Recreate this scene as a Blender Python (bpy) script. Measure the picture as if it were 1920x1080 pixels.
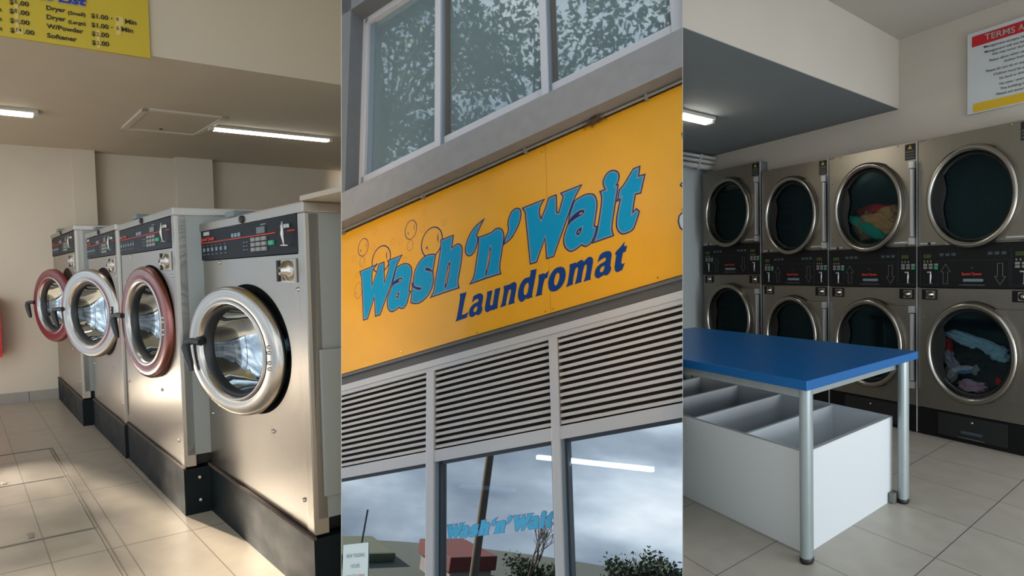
import bpy, bmesh, math, random
from mathutils import Vector, Matrix
random.seed(7)
for o in list(bpy.data.objects): bpy.data.objects.remove(o)
SC = bpy.context.scene
COL = SC.collection

# ---------------------------------------------------------------- camera, world, sun, exposure
cam = bpy.data.cameras.new('camera'); cam.sensor_width = 36; cam.lens = 18.75; cam.clip_end = 400; cam.clip_start = .05
camo = bpy.data.objects.new('camera', cam); COL.objects.link(camo)
camo.location = (0, 0, 0); camo.rotation_euler = (math.pi/2, 0, 0); SC.camera = camo
SC.view_settings.view_transform = 'Standard'; SC.view_settings.look = 'None'
SC.view_settings.exposure = 0.9; SC.view_settings.gamma = 1; SC.view_settings.use_curve_mapping = False

world = bpy.data.worlds.new('overcast sky'); SC.world = world; world.use_nodes = True
nt = world.node_tree; nt.nodes.clear()
def wn(t): return nt.nodes.new(t)
tc = wn('ShaderNodeTexCoord'); mp = wn('ShaderNodeMapping'); mp.inputs['Scale'].default_value = (1.5, 1.5, 4.2); mp.inputs['Location'].default_value = (3.1, .4, 1.7)
nz = wn('ShaderNodeTexNoise'); nz.inputs['Scale'].default_value = 1.6; nz.inputs['Detail'].default_value = 6; nz.inputs['Roughness'].default_value = .5
cr = wn('ShaderNodeValToRGB'); e = cr.color_ramp.elements
e[0].position = .33; e[0].color = (.16, .20, .25, 1); e[1].position = .68; e[1].color = (.80, .83, .84, 1)
m_ = e.new(.47); m_.color = (.30, .355, .41, 1); m_ = e.new(.56); m_.color = (.5, .57, .62, 1)
bg = wn('ShaderNodeBackground'); bg.inputs['Strength'].default_value = 1.5
wo = wn('ShaderNodeOutputWorld')
nt.links.new(tc.outputs['Generated'], mp.inputs['Vector']); nt.links.new(mp.outputs['Vector'], nz.inputs['Vector'])
nt.links.new(nz.outputs['Fac'], cr.inputs['Fac']); nt.links.new(cr.outputs['Color'], bg.inputs['Color']); nt.links.new(bg.outputs['Background'], wo.inputs['Surface'])

sl = bpy.data.lights.new('sun', 'SUN'); sl.energy = 11.5; sl.angle = math.radians(2.5); sl.color = (1, .87, .7)
so = bpy.data.objects.new('sun', sl); COL.objects.link(so)
SUN = Vector((-1, .60, .47)).normalized()
so.rotation_euler = SUN.to_track_quat('Z', 'Y').to_euler()
def fill_light(name, loc, aim, sx, sy, watts, col):          # area lamps added to brighten the two rooms, standing in for unseen window light
    l = bpy.data.lights.new(name, 'AREA'); l.shape = 'RECTANGLE'; l.size = sx; l.size_y = sy; l.energy = watts; l.color = col
    o = bpy.data.objects.new(name, l); COL.objects.link(o); o.location = loc
    o.rotation_euler = (Vector(loc)-Vector(aim)).to_track_quat('Z', 'Y').to_euler()
fill_light('dryer_room_fill', (4.0, .6, -.45), (1.6, 3.6, -.6), 2.0, 1.3, 30, (.93, .97, 1))
fill_light('washer_room_fill', (-3.6, -1.2, .4), (-2.6, 4.0, .1), 3.0, 2.2, 9, (1, .95, .87))

# ---------------------------------------------------------------- the three places, each with its own axes (along the row, into the wall, up)
class Place:
    def __init__(s, rows, origin, planes=()):
        s.M = Matrix(rows); s.O = Vector(origin); s.planes = planes   # planes: (normal, keep side) through the added partitions
    def T(s, p): return s.O + s.M @ Vector(p)
KL = .3203
LEFT = Place([[-0.723447, 0.860044, -0.021165], [0.690312, 0.508902, -0.036168], [0.009664, 0.036641, 0.999122]], (0, 0, -1.25), [Vector((1, KL, 0))])
RIGHT = Place([[-0.468228, 0.820806, -0.023332], [0.883448, 0.570004, -0.031352], [0.016786, 0.03705, 0.999236]], (0, 0, -1.25), [Vector((-1, KL, 0))])
MID = Place([[-0.86416, 0.466642, -0.019724], [0.417671, 0.873879, 0.164367], [-0.280675, -0.136314, 0.986202]], (0, 8, 0))
WORLD = Place([[1, 0, 0], [0, 1, 0], [0, 0, 1]], (0, 0, 0))

# ---------------------------------------------------------------- materials
def lin(r, g, b):
    f = lambda c: (c/255/12.92) if c/255 <= .04045 else ((c/255+.055)/1.055)**2.4
    return (f(r), f(g), f(b), 1)
MATS = {}
def mat(name, rgb, rough=.6, metal=0., spec=.5, noise=0., nscale=(3, 3, 3), bump=0., emit=None, estr=1., rvar=0.):
    m = bpy.data.materials.new(name); m.use_nodes = True; t = m.node_tree; b = t.nodes['Principled BSDF']
    c = lin(*rgb); b.inputs['Base Color'].default_value = c; b.inputs['Roughness'].default_value = rough
    b.inputs['Metallic'].default_value = metal; b.inputs['Specular IOR Level'].default_value = spec
    if emit: b.inputs['Emission Color'].default_value = lin(*emit); b.inputs['Emission Strength'].default_value = estr
    if noise or bump or rvar:
        a = t.nodes.new('ShaderNodeAttribute'); a.attribute_name = 'loc'
        mp = t.nodes.new('ShaderNodeMapping'); mp.inputs['Scale'].default_value = nscale
        n = t.nodes.new('ShaderNodeTexNoise'); n.inputs['Scale'].default_value = 1; n.inputs['Detail'].default_value = 5
        t.links.new(a.outputs['Vector'], mp.inputs['Vector']); t.links.new(mp.outputs['Vector'], n.inputs['Vector'])
        if noise:
            mx = t.nodes.new('ShaderNodeMix'); mx.data_type = 'RGBA'
            mx.inputs['A'].default_value = tuple(x*(1-noise) for x in c[:3])+(1,); mx.inputs['B'].default_value = tuple(min(1, x*(1+noise)) for x in c[:3])+(1,)
            r = t.nodes.new('ShaderNodeMapRange'); r.inputs['From Min'].default_value = .3; r.inputs['From Max'].default_value = .7
            t.links.new(n.outputs['Fac'], r.inputs['Value']); t.links.new(r.outputs['Result'], mx.inputs['Factor']); t.links.new(mx.outputs['Result'], b.inputs['Base Color'])
        if rvar:
            r2 = t.nodes.new('ShaderNodeMapRange'); r2.inputs['To Min'].default_value = rough-rvar; r2.inputs['To Max'].default_value = rough+rvar
            r2.inputs['From Min'].default_value = .3; r2.inputs['From Max'].default_value = .7
            t.links.new(n.outputs['Fac'], r2.inputs['Value']); t.links.new(r2.outputs['Result'], b.inputs['Roughness'])
        if bump:
            bp = t.nodes.new('ShaderNodeBump'); bp.inputs['Strength'].default_value = bump; bp.inputs['Distance'].default_value = .01
            t.links.new(n.outputs['Fac'], bp.inputs['Height']); t.links.new(bp.outputs['Normal'], b.inputs['Normal'])
    MATS[name] = m; return m
def grid_mat(name, tile, grout, u0, du, v0, dv, g, rough=.35, noise=.07, axes=(0, 1), ku=1.9):
    m = mat(name, tile, rough, noise=noise, nscale=(9, 9, 9)); t = m.node_tree; b = t.nodes['Principled BSDF']
    a = t.nodes.new('ShaderNodeAttribute'); a.attribute_name = 'loc'
    sp = t.nodes.new('ShaderNodeSeparateXYZ'); t.links.new(a.outputs['Vector'], sp.inputs[0])
    def M(op, x, y=None, z=None):
        q = t.nodes.new('ShaderNodeMath'); q.operation = op
        for i, s in enumerate((x, y, z)):
            if s is None: continue
            if hasattr(s, 'links'): t.links.new(s, q.inputs[i])
            else: q.inputs[i].default_value = s
        return q.outputs[0]
    res = None
    for ax, o, d in ((axes[0], u0, du), (axes[1], v0, dv)):
        x = M('ADD', M('DIVIDE', M('SUBTRACT', sp.outputs[ax], o), d), .5)
        x = M('MULTIPLY', M('ABSOLUTE', M('SUBTRACT', M('FRACT', x), .5)), d)
        l = M('LESS_THAN', x, g*(ku if ax == 0 else 1)); res = l if res is None else M('MAXIMUM', res, l)
    mx = t.nodes.new('ShaderNodeMix'); mx.data_type = 'RGBA'; mx.inputs['B'].default_value = lin(*grout)
    src = b.inputs['Base Color'].links[0].from_socket
    t.links.new(src, mx.inputs['A']); t.links.new(res, mx.inputs['Factor']); t.links.new(mx.outputs['Result'], b.inputs['Base Color'])
    return m
def dots_mat(name, base, dot, k, rough=.4, metal=.8):
    m = mat(name, base, rough, metal); t = m.node_tree; b = t.nodes['Principled BSDF']
    a = t.nodes.new('ShaderNodeAttribute'); a.attribute_name = 'loc'
    v = t.nodes.new('ShaderNodeTexVoronoi'); v.inputs['Scale'].default_value = k; v.inputs['Randomness'].default_value = 0
    l = t.nodes.new('ShaderNodeMath'); l.operation = 'LESS_THAN'; l.inputs[1].default_value = .28
    mx = t.nodes.new('ShaderNodeMix'); mx.data_type = 'RGBA'; mx.inputs['A'].default_value = lin(*base); mx.inputs['B'].default_value = lin(*dot)
    t.links.new(a.outputs['Vector'], v.inputs['Vector']); t.links.new(v.outputs['Distance'], l.inputs[0])
    t.links.new(l.outputs[0], mx.inputs['Factor']); t.links.new(mx.outputs['Result'], b.inputs['Base Color']); return m
def glass_mat(name, tint, refl, fac, rough=.0, haze=0., hazecol=(150, 160, 160)):
    m = bpy.data.materials.new(name); m.use_nodes = True; t = m.node_tree; t.nodes.clear()
    tr = t.nodes.new('ShaderNodeBsdfTransparent'); tr.inputs[0].default_value = lin(*tint)
    gl = t.nodes.new('ShaderNodeBsdfGlossy'); gl.inputs['Color'].default_value = lin(*refl); gl.inputs['Roughness'].default_value = rough
    lw = t.nodes.new('ShaderNodeFresnel'); lw.inputs[0].default_value = 1.5
    ad = t.nodes.new('ShaderNodeMath'); ad.operation = 'ADD'; ad.use_clamp = True; ad.inputs[1].default_value = fac; t.links.new(lw.outputs[0], ad.inputs[0])
    mx = t.nodes.new('ShaderNodeMixShader'); t.links.new(ad.outputs[0], mx.inputs[0]); t.links.new(tr.outputs[0], mx.inputs[1]); t.links.new(gl.outputs[0], mx.inputs[2])
    o = t.nodes.new('ShaderNodeOutputMaterial'); last = mx.outputs[0]
    if haze:
        d = t.nodes.new('ShaderNodeBsdfDiffuse'); d.inputs[0].default_value = lin(*hazecol); m2 = t.nodes.new('ShaderNodeMixShader'); m2.inputs[0].default_value = haze
        t.links.new(last, m2.inputs[1]); t.links.new(d.outputs[0], m2.inputs[2]); last = m2.outputs[0]
    t.links.new(last, o.inputs[0]); MATS[name] = m; return m

L_wall = mat('warm painted plaster', (206, 194, 176), .75, noise=.02)
L_ceil = mat('warm painted ceiling', (200, 189, 170), .8, noise=.02)
R_wall = mat('cool painted plaster', (192, 184, 172), .75, noise=.02)
R_side = mat('pale grey plaster', (176, 182, 182), .75, noise=.02)
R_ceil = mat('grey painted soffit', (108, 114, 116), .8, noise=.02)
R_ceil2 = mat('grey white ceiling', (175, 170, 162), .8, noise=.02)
L_tile = grid_mat('beige floor tiles', (168, 157, 141), (120, 112, 100), 3.17, .94, .045, .265, .0024)
L_skirt = grid_mat('tile skirting', (150, 143, 133), (100, 96, 90), 0, 50, .56, .9, .004, axes=(0, 1))
R_tile = grid_mat('grey beige floor tiles', (164, 157, 145), (92, 88, 82), .835, .475, .41, .448, .0022, ku=1)
steel = mat('brushed stainless steel', (164, 156, 145), .32, 1, noise=.02, nscale=(30, 30, 1.5), rvar=.02)
steel_d = mat('dryer stainless steel', (142, 137, 127), .36, 1, noise=.03, nscale=(40, 2, 1.5), rvar=.02)
chrome = mat('polished door steel', (176, 170, 162), .24, 1, noise=.03, nscale=(6, 6, 6))
chrome_d = mat('satin door ring', (156, 151, 142), .24, 1)
red_ring = mat('dark red ring', (112, 30, 32), .4, .2)  # one even dark red for the farthest washer's door ring
red_reflection_ring = mat('red reflection steel', (140, 92, 86), .26, 1)  # red reflection put into the colour of the door ring
galv = mat('grey enamel side', (138, 142, 138), .42, .35, noise=.04, nscale=(4, 4, 1))
black_p = mat('black fascia', (11, 13, 15), .4, spec=.3); navy_p = mat('slate control fascia', (12, 18, 24), .5, spec=.15)
kick_m = mat('dark green kick plate', (10, 20, 22), .5, spec=.15, noise=.25, nscale=(5, 5, 9), rvar=.08)
kick_b = mat('black kick plate', (10, 10, 11), .45, spec=.3)
rust = mat('rusty edge', (74, 58, 48), .8, noise=.3, nscale=(30, 30, 30))
rubber = mat('black rubber', (16, 18, 19), .5); plastic_b = mat('black handle plastic', (26, 30, 32), .4)
white_m = mat('white print', (165, 165, 160), .6); red_pr = mat('red print', (196, 52, 40), .6); green_b = mat('green button', (24, 150, 110), .5)
grey_b = mat('grey buttons', (128, 128, 122), .5); silver = mat('silver bar', (196, 198, 200), .3, .6); dark_h = mat('dark interior', (14, 15, 16), .6)
lcd = mat('display', (70, 78, 70), .3); lcd_g = mat('green display digits', (34, 40, 10), .3, emit=(120, 140, 20), estr=.03)
yellow_pr = mat('yellow print', (212, 180, 50), .6); brown_pr = mat('brown sticker', (130, 92, 66), .6)
drum_m = dots_mat('perforated drum', (60, 64, 66), (12, 14, 14), 55, .5, .4); drum_d = dots_mat('dark perforated drum', (44, 58, 62), (14, 17, 18), 70, .9, 0); drum_d.node_tree.nodes['Principled BSDF'].inputs['Specular IOR Level'].default_value = .08
w_glass = glass_mat('washer door glass', (180, 190, 190), (190, 198, 202), .08)
d_glass = glass_mat('tinted dryer glass', (228, 234, 235), (130, 175, 185), .01)
s_glass = glass_mat('shopfront glass', (150, 165, 180), (216, 221, 226), .50)
u_glass = glass_mat('dusty upper glass', (90, 104, 106), (205, 214, 218), .42, .02, haze=.42, hazecol=(138, 156, 160))
tube_m = mat('lit diffuser', (255, 250, 240), .5, emit=(255, 248, 236), estr=5.0)
tube_b = mat('bright diffuser', (255, 250, 240), .5, emit=(255, 248, 236), estr=22.0)
fit_m = mat('lamp body', (190, 186, 176), .5)
grey_r = mat('grey render', (122, 120, 120), .85, noise=.06, nscale=(6, 6, 6), bump=.1); grey_r2 = mat('dark grey render', (92, 94, 97), .85, noise=.05, nscale=(5, 5, 5))
alu = mat('pale grey aluminium', (176, 174, 177), .45, .1); alu_b = mat('blue grey reveal', (104, 118, 128), .45); alu_d = mat('brown seal', (84, 74, 66), .6)
fasc = mat('dark grey fascia', (84, 83, 84), .6); slat_m = mat('louvre blade', (176, 170, 168), .5, noise=.03, nscale=(20, 20, 20)); slat_d = mat('louvre backing', (52, 46, 44), .8)
sign_y = mat('yellow sign face', (212, 150, 26), .28, noise=.03, nscale=(2, 2, 2)); sign_e = mat('sign edge', (60, 48, 34), .6)
cyan = mat('cyan lettering', (0, 134, 178), .45, spec=.2); grey_o = mat('grey outline', (112, 128, 138), .4); navy = mat('navy outline', (22, 42, 100), .45, spec=.2); navy2 = mat('navy lettering', (10, 54, 116), .45, spec=.2)
brown_l = mat('faint brown outline', (176, 116, 62), .5); pipe_m = mat('conduit grey', (122, 118, 114), .45); nest_m = mat('dry twigs', (96, 76, 58), .9, noise=.4, nscale=(60, 60, 60))
toon_g = mat('pale blue grey print', (172, 180, 192), .5); ink = mat('ink black', (40, 40, 46), .5)
paper = mat('notice paper', (214, 224, 224), .7); text_g = mat('grey text', (120, 130, 138), .7); text_r = mat('faded red text', (196, 110, 110), .7)
decal = mat('cyan window film', (70, 172, 214), .5)
blue_t = mat('blue laminate', (0, 88, 150), .28, spec=.25, noise=.03, nscale=(3, 3, 3)); blue_e = mat('blue edging', (0, 104, 168), .3)
leg_m = mat('grey green tube', (150, 160, 160), .35, .3, noise=.05, nscale=(30, 30, 6)); white_l = mat('white melamine', (208, 212, 214), .45); edge_g = mat('grey board edge', (140, 142, 144), .6)
price_y = mat('yellow sign board', (196, 172, 40), .5); sign_blk = mat('sign lettering', (36, 34, 30), .6); tape_m = mat('masking tape', (214, 190, 110), .6); sign_blu = mat('royal blue lettering', (24, 44, 140), .5)
terms_w = mat('white sign board', (196, 200, 202), .5); terms_r = mat('red sign band', (186, 20, 34), .5); terms_y = mat('yellow sign band', (212, 172, 24), .5)
red_box = mat('red cabinet', (206, 36, 34), .4); paint_w = mat('white painted trim', (206, 198, 182), .7); pvc = mat('white pipe', (186, 186, 182), .5)
leaf = mat('tree leaves', (84, 96, 76), .8); leaf2 = mat('dark leaves', (50, 62, 44), .8); bark = mat('bark', (74, 66, 58), .9); brickred = mat('red brick wall', (84, 34, 34), .8); roofm = mat('grey roof', (80, 84, 92), .7)
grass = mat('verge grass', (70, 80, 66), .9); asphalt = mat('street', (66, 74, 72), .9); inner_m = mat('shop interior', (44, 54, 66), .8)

# ---------------------------------------------------------------- mesh building
OBJBASE = {}
def tag(o, label=None, cat=None, group=None, kind=None):
    if label: o['label'] = label
    if cat: o['category'] = cat
    if group: o['group'] = group
    if kind: o['kind'] = kind
    return o
def thing(S, name, base, label, cat, group=None, kind=None):
    o = bpy.data.objects.new(name, None); COL.objects.link(o); o.empty_display_size = .1
    b = S.T(base); o.location = b; OBJBASE[o] = b; return tag(o, label, cat, group, kind)
class MB:
    def __init__(s): s.v = []; s.f = []; s.mi = []; s.sm = []
    def add(s, vs, fs, mi=0, smooth=False):
        n = len(s.v); s.v += [tuple(p) for p in vs]
        for f in fs: s.f.append([i+n for i in f]); s.mi.append(mi); s.sm.append(smooth)
        return s
    def box(s, u0, u1, v0, v1, w0, w1, mi=0, bev=0.):
        P = [(u, v, w) for u in (u0, u1) for v in (v0, v1) for w in (w0, w1)]
        F = [(0, 1, 3, 2), (4, 6, 7, 5), (0, 4, 5, 1), (2, 3, 7, 6), (0, 2, 6, 4), (1, 5, 7, 3)]
        if not bev: return s.add(P, F, mi)
        bm = bmesh.new(); V = [bm.verts.new(p) for p in P]
        for f in F: bm.faces.new([V[i] for i in f])
        bmesh.ops.bevel(bm, geom=bm.edges[:], offset=bev, segments=2, affect='EDGES', profile=.7)
        bm.verts.index_update(); s.add([v.co[:] for v in bm.verts], [[v.index for v in f.verts] for f in bm.faces], mi); bm.free(); return s
    def prism(s, poly, a0, a1, axis=1, mi=0):       # poly in the two other axes, extruded along axis
        n = len(poly)
        def P(q, a): return {0: (a, q[0], q[1]), 1: (q[0], a, q[1]), 2: (q[0], q[1], a)}[axis]
        vs = [P(q, a0) for q in poly]+[P(q, a1) for q in poly]
        return s.add(vs, [list(range(n)), list(range(2*n-1, n-1, -1))]+[(i, (i+1) % n, (i+1) % n+n, i+n) for i in range(n)], mi)
    def lathe(s, c, prof, k=1., mi=0, seg=64, fn=None, closed=False, smooth=True, mis=None):   # axis along v; r in w units, u radius = k*r
        uc, vc, wc = c; n = len(prof); vs = []
        for i in range(seg):
            a = 2*math.pi*i/seg
            for r, dv in prof:
                p = (uc+k*r*math.cos(a), vc+dv, wc+r*math.sin(a)); vs.append(fn(p) if fn else p)
        m = n if closed else n-1
        for j in range(m):
            s.add([], [], 0)
        base = len(s.v); s.v += vs
        for i in range(seg):
            for j in range(m):
                a, b = i*n+j, i*n+(j+1) % n; c2, d = ((i+1) % seg)*n+(j+1) % n, ((i+1) % seg)*n+j
                s.f.append([base+a, base+b, base+c2, base+d]); s.mi.append(mis[j] if mis else mi); s.sm.append(smooth)
        return s
    def tube(s, pts, r, mi=0, seg=10, cap=True):
        pts = [Vector(p) for p in pts]; rs = r if isinstance(r, (list, tuple)) else [r]*len(pts); vs = []; N = len(pts)
        for i, p in enumerate(pts):
            d = (pts[min(i+1, N-1)]-pts[max(i-1, 0)]).normalized()
            a = d.cross(Vector((0, 0, 1)) if abs(d.z) < .9 else Vector((1, 0, 0))).normalized(); b = d.cross(a)
            for k in range(seg):
                t = 2*math.pi*k/seg; vs.append(tuple(p+(a*math.cos(t)+b*math.sin(t))*rs[i]))
        fs = [(i*seg+k, i*seg+(k+1) % seg, (i+1)*seg+(k+1) % seg, (i+1)*seg+k) for i in range(N-1) for k in range(seg)]
        s.add(vs, fs, mi, True)
        if cap: s.add([vs[k] for k in range(seg)], [list(range(seg-1, -1, -1))], mi); s.add([vs[(N-1)*seg+k] for k in range(seg)], [list(range(seg))], mi)
        return s
    def plate(s, u0, u1, w0, w1, v, uc, wc, ru, rw, th=.012, mi=0, seg=72):   # panel with an elliptical opening
        ang = [2*math.pi*i/seg for i in range(seg)]
        for cu, cw in ((u0, w0), (u0, w1), (u1, w0), (u1, w1)): ang.append(math.atan2((cw-wc)/rw, (cu-uc)/ru) % (2*math.pi))
        ang.sort(); I = []; O = []
        for a in ang:
            dx, dy = ru*math.cos(a), rw*math.sin(a); t = 1e9
            if dx > 1e-9: t = min(t, (u1-uc)/dx)
            if dx < -1e-9: t = min(t, (u0-uc)/dx)
            if dy > 1e-9: t = min(t, (w1-wc)/dy)
            if dy < -1e-9: t = min(t, (w0-wc)/dy)
            I.append((uc+dx, wc+dy)); O.append((uc+dx*t, wc+dy*t))
        n = len(ang); vs = []
        for L_, vv in ((I, v), (O, v), (O, v+th), (I, v+th)): vs += [(a, vv, b) for a, b in L_]
        fs = []
        for i in range(n):
            j = (i+1) % n
            for k in range(4): a, b = k*n, ((k+1) % 4)*n; fs.append((a+i, a+j, b+j, b+i))
        return s.add(vs, fs, mi)
    def build(s, S, name, mats, parent=None, base=None, label=None, cat=None, group=None, kind=None, clip=True):
        if not isinstance(mats, (list, tuple)): mats = [mats]
        if parent is not None: b = OBJBASE[parent]
        else:
            if base is None:
                lo = [min(p[i] for p in s.v) for i in range(3)]; hi = [max(p[i] for p in s.v) for i in range(3)]
                base = ((lo[0]+hi[0])/2, (lo[1]+hi[1])/2, lo[2])
            b = S.T(base)
        me = bpy.data.meshes.new(name); W = [S.T(p) for p in s.v]
        me.from_pydata([tuple(p-b) for p in W], [], s.f)
        for m in mats: me.materials.append(m)
        for p, mi, sm in zip(me.polygons, s.mi, s.sm): p.material_index = mi; p.use_smooth = sm
        at = me.attributes.new('loc', 'FLOAT_VECTOR', 'POINT')
        at.data.foreach_set('vector', [c for p in s.v for c in p])
        bm = bmesh.new(); bm.from_mesh(me)
        if clip:
            for nrm in S.planes:
                if any(p.dot(nrm) > 1e-5 for p in W):
                    r = bmesh.ops.bisect_plane(bm, geom=bm.verts[:]+bm.edges[:]+bm.faces[:], plane_co=-b, plane_no=nrm, clear_outer=True, dist=1e-6)
                    ed = [x for x in r['geom_cut'] if isinstance(x, bmesh.types.BMEdge) and x.is_boundary]
                    if ed: bmesh.ops.edgeloop_fill(bm, edges=ed) if False else bmesh.ops.holes_fill(bm, edges=ed, sides=0)
        bmesh.ops.recalc_face_normals(bm, faces=bm.faces[:])
        bm.to_mesh(me); bm.free()
        o = bpy.data.objects.new(name, me); COL.objects.link(o); OBJBASE[o] = b
        if parent is not None: o.parent = parent
        else: o.location = b
        return tag(o, label, cat, group, kind)
def struct(S, name, mb, mats): return mb.build(S, name, mats, kind='structure')

_tc = {}
def text_mesh(body, bold, shear):
    k = (body, bold, shear)
    if k in _tc: return _tc[k]
    cu = bpy.data.curves.new('t', 'FONT'); cu.body = body; cu.offset = bold; cu.shear = shear; cu.resolution_u = 3
    ob = bpy.data.objects.new('t', cu); COL.objects.link(ob); bpy.context.view_layer.update()
    me = bpy.data.meshes.new_from_object(ob.evaluated_get(bpy.context.evaluated_depsgraph_get()))
    vs = [(v.co.x, v.co.y) for v in me.vertices]; fs = [list(p.vertices) for p in me.polygons]
    bpy.data.objects.remove(ob); bpy.data.curves.remove(cu); bpy.data.meshes.remove(me)
    x0 = min(v[0] for v in vs); x1 = max(v[0] for v in vs); vs = [((x-x0)/(x1-x0), y/.73) for x, y in vs]
    _tc[k] = (vs, fs); return _tc[k]
def put_text(mb, body, o, x, y, mi=0, bold=.012, shear=0.):
    """x: vector from first to last glyph edge, y: vector of one capital height"""
    vs, fs = text_mesh(body, bold, shear); o, x, y = Vector(o), Vector(x), Vector(y)
    mb.add([tuple(o+x*a+y*b) for a, b in vs], fs, mi); return mb

def smooth_poly(P, n=1):
    for _ in range(n):                       # corner-preserving subdivision: only rounds shallow angles
        Q = []; N = len(P)
        for i in range(N):
            p0, p1, p2, p3 = [Vector(P[(i+k) % N]) for k in (-1, 0, 1, 2)]
            def turn(a, b, c):
                x, y = b-a, c-b
                return x.angle(y) if x.length and y.length else 9
            Q.append(tuple(p1)); t1 = turn(p0, p1, p2) < .85; t2 = turn(p1, p2, p3) < .85
            m0 = (p2-p0)*.5 if t1 else (p2-p1); m1 = (p3-p1)*.5 if t2 else (p2-p1)
            L_ = (p2-p1).length; m0 = m0.normalized()*L_; m1 = m1.normalized()*L_
            Q.append(tuple((p1+p2)*.5+(m0-m1)*.125))
        P = Q
    return P
def inset(P, d):
    N = len(P); A = sum(P[i][0]*P[(i+1) % N][1]-P[(i+1) % N][0]*P[i][1] for i in range(N)); sg = 1 if A > 0 else -1; Q = []
    for i in range(N):
        a, b, c = [Vector(P[(i+k) % N]) for k in (-1, 0, 1)]
        e1 = (b-a).normalized(); e2 = (c-b).normalized(); n1 = Vector((-e1.y, e1.x))*sg; n2 = Vector((-e2.y, e2.x))*sg
        m = n1+n2
        if m.length < 1e-4: m = n1
        m.normalize(); Q.append(tuple(b+m*min(d/max(m.dot(n1), .3), abs(d)*2.2 if d > 0 else 9)))
    return Q
def flat(mb, P, v, mi):
    from mathutils.geometry import tessellate_polygon
    vs = [(p[0], v, p[1]) for p in P]; tri = tessellate_polygon([[Vector((p[0], p[1], 0)) for p in P]])
    mb.add(vs, [list(t) for t in tri], mi)
def flat_holes(mb, P, H, v, mi):
    from mathutils.geometry import tessellate_polygon
    LP = [[Vector((p[0], p[1], 0)) for p in Q] for Q in [P]+H]; allp = [q for Q in LP for q in Q]
    mb.add([(p.x, v, p.y) for p in allp], [list(t) for t in tessellate_polygon(LP)], mi)
def strip(mb, P, d, v, mi):
    Q = inset(P, d); N = len(P)
    mb.add([(p[0], v, p[1]) for p in P]+[(p[0], v, p[1]) for p in Q], [(i, (i+1) % N, N+(i+1) % N, N+i) for i in range(N)], mi)
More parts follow.
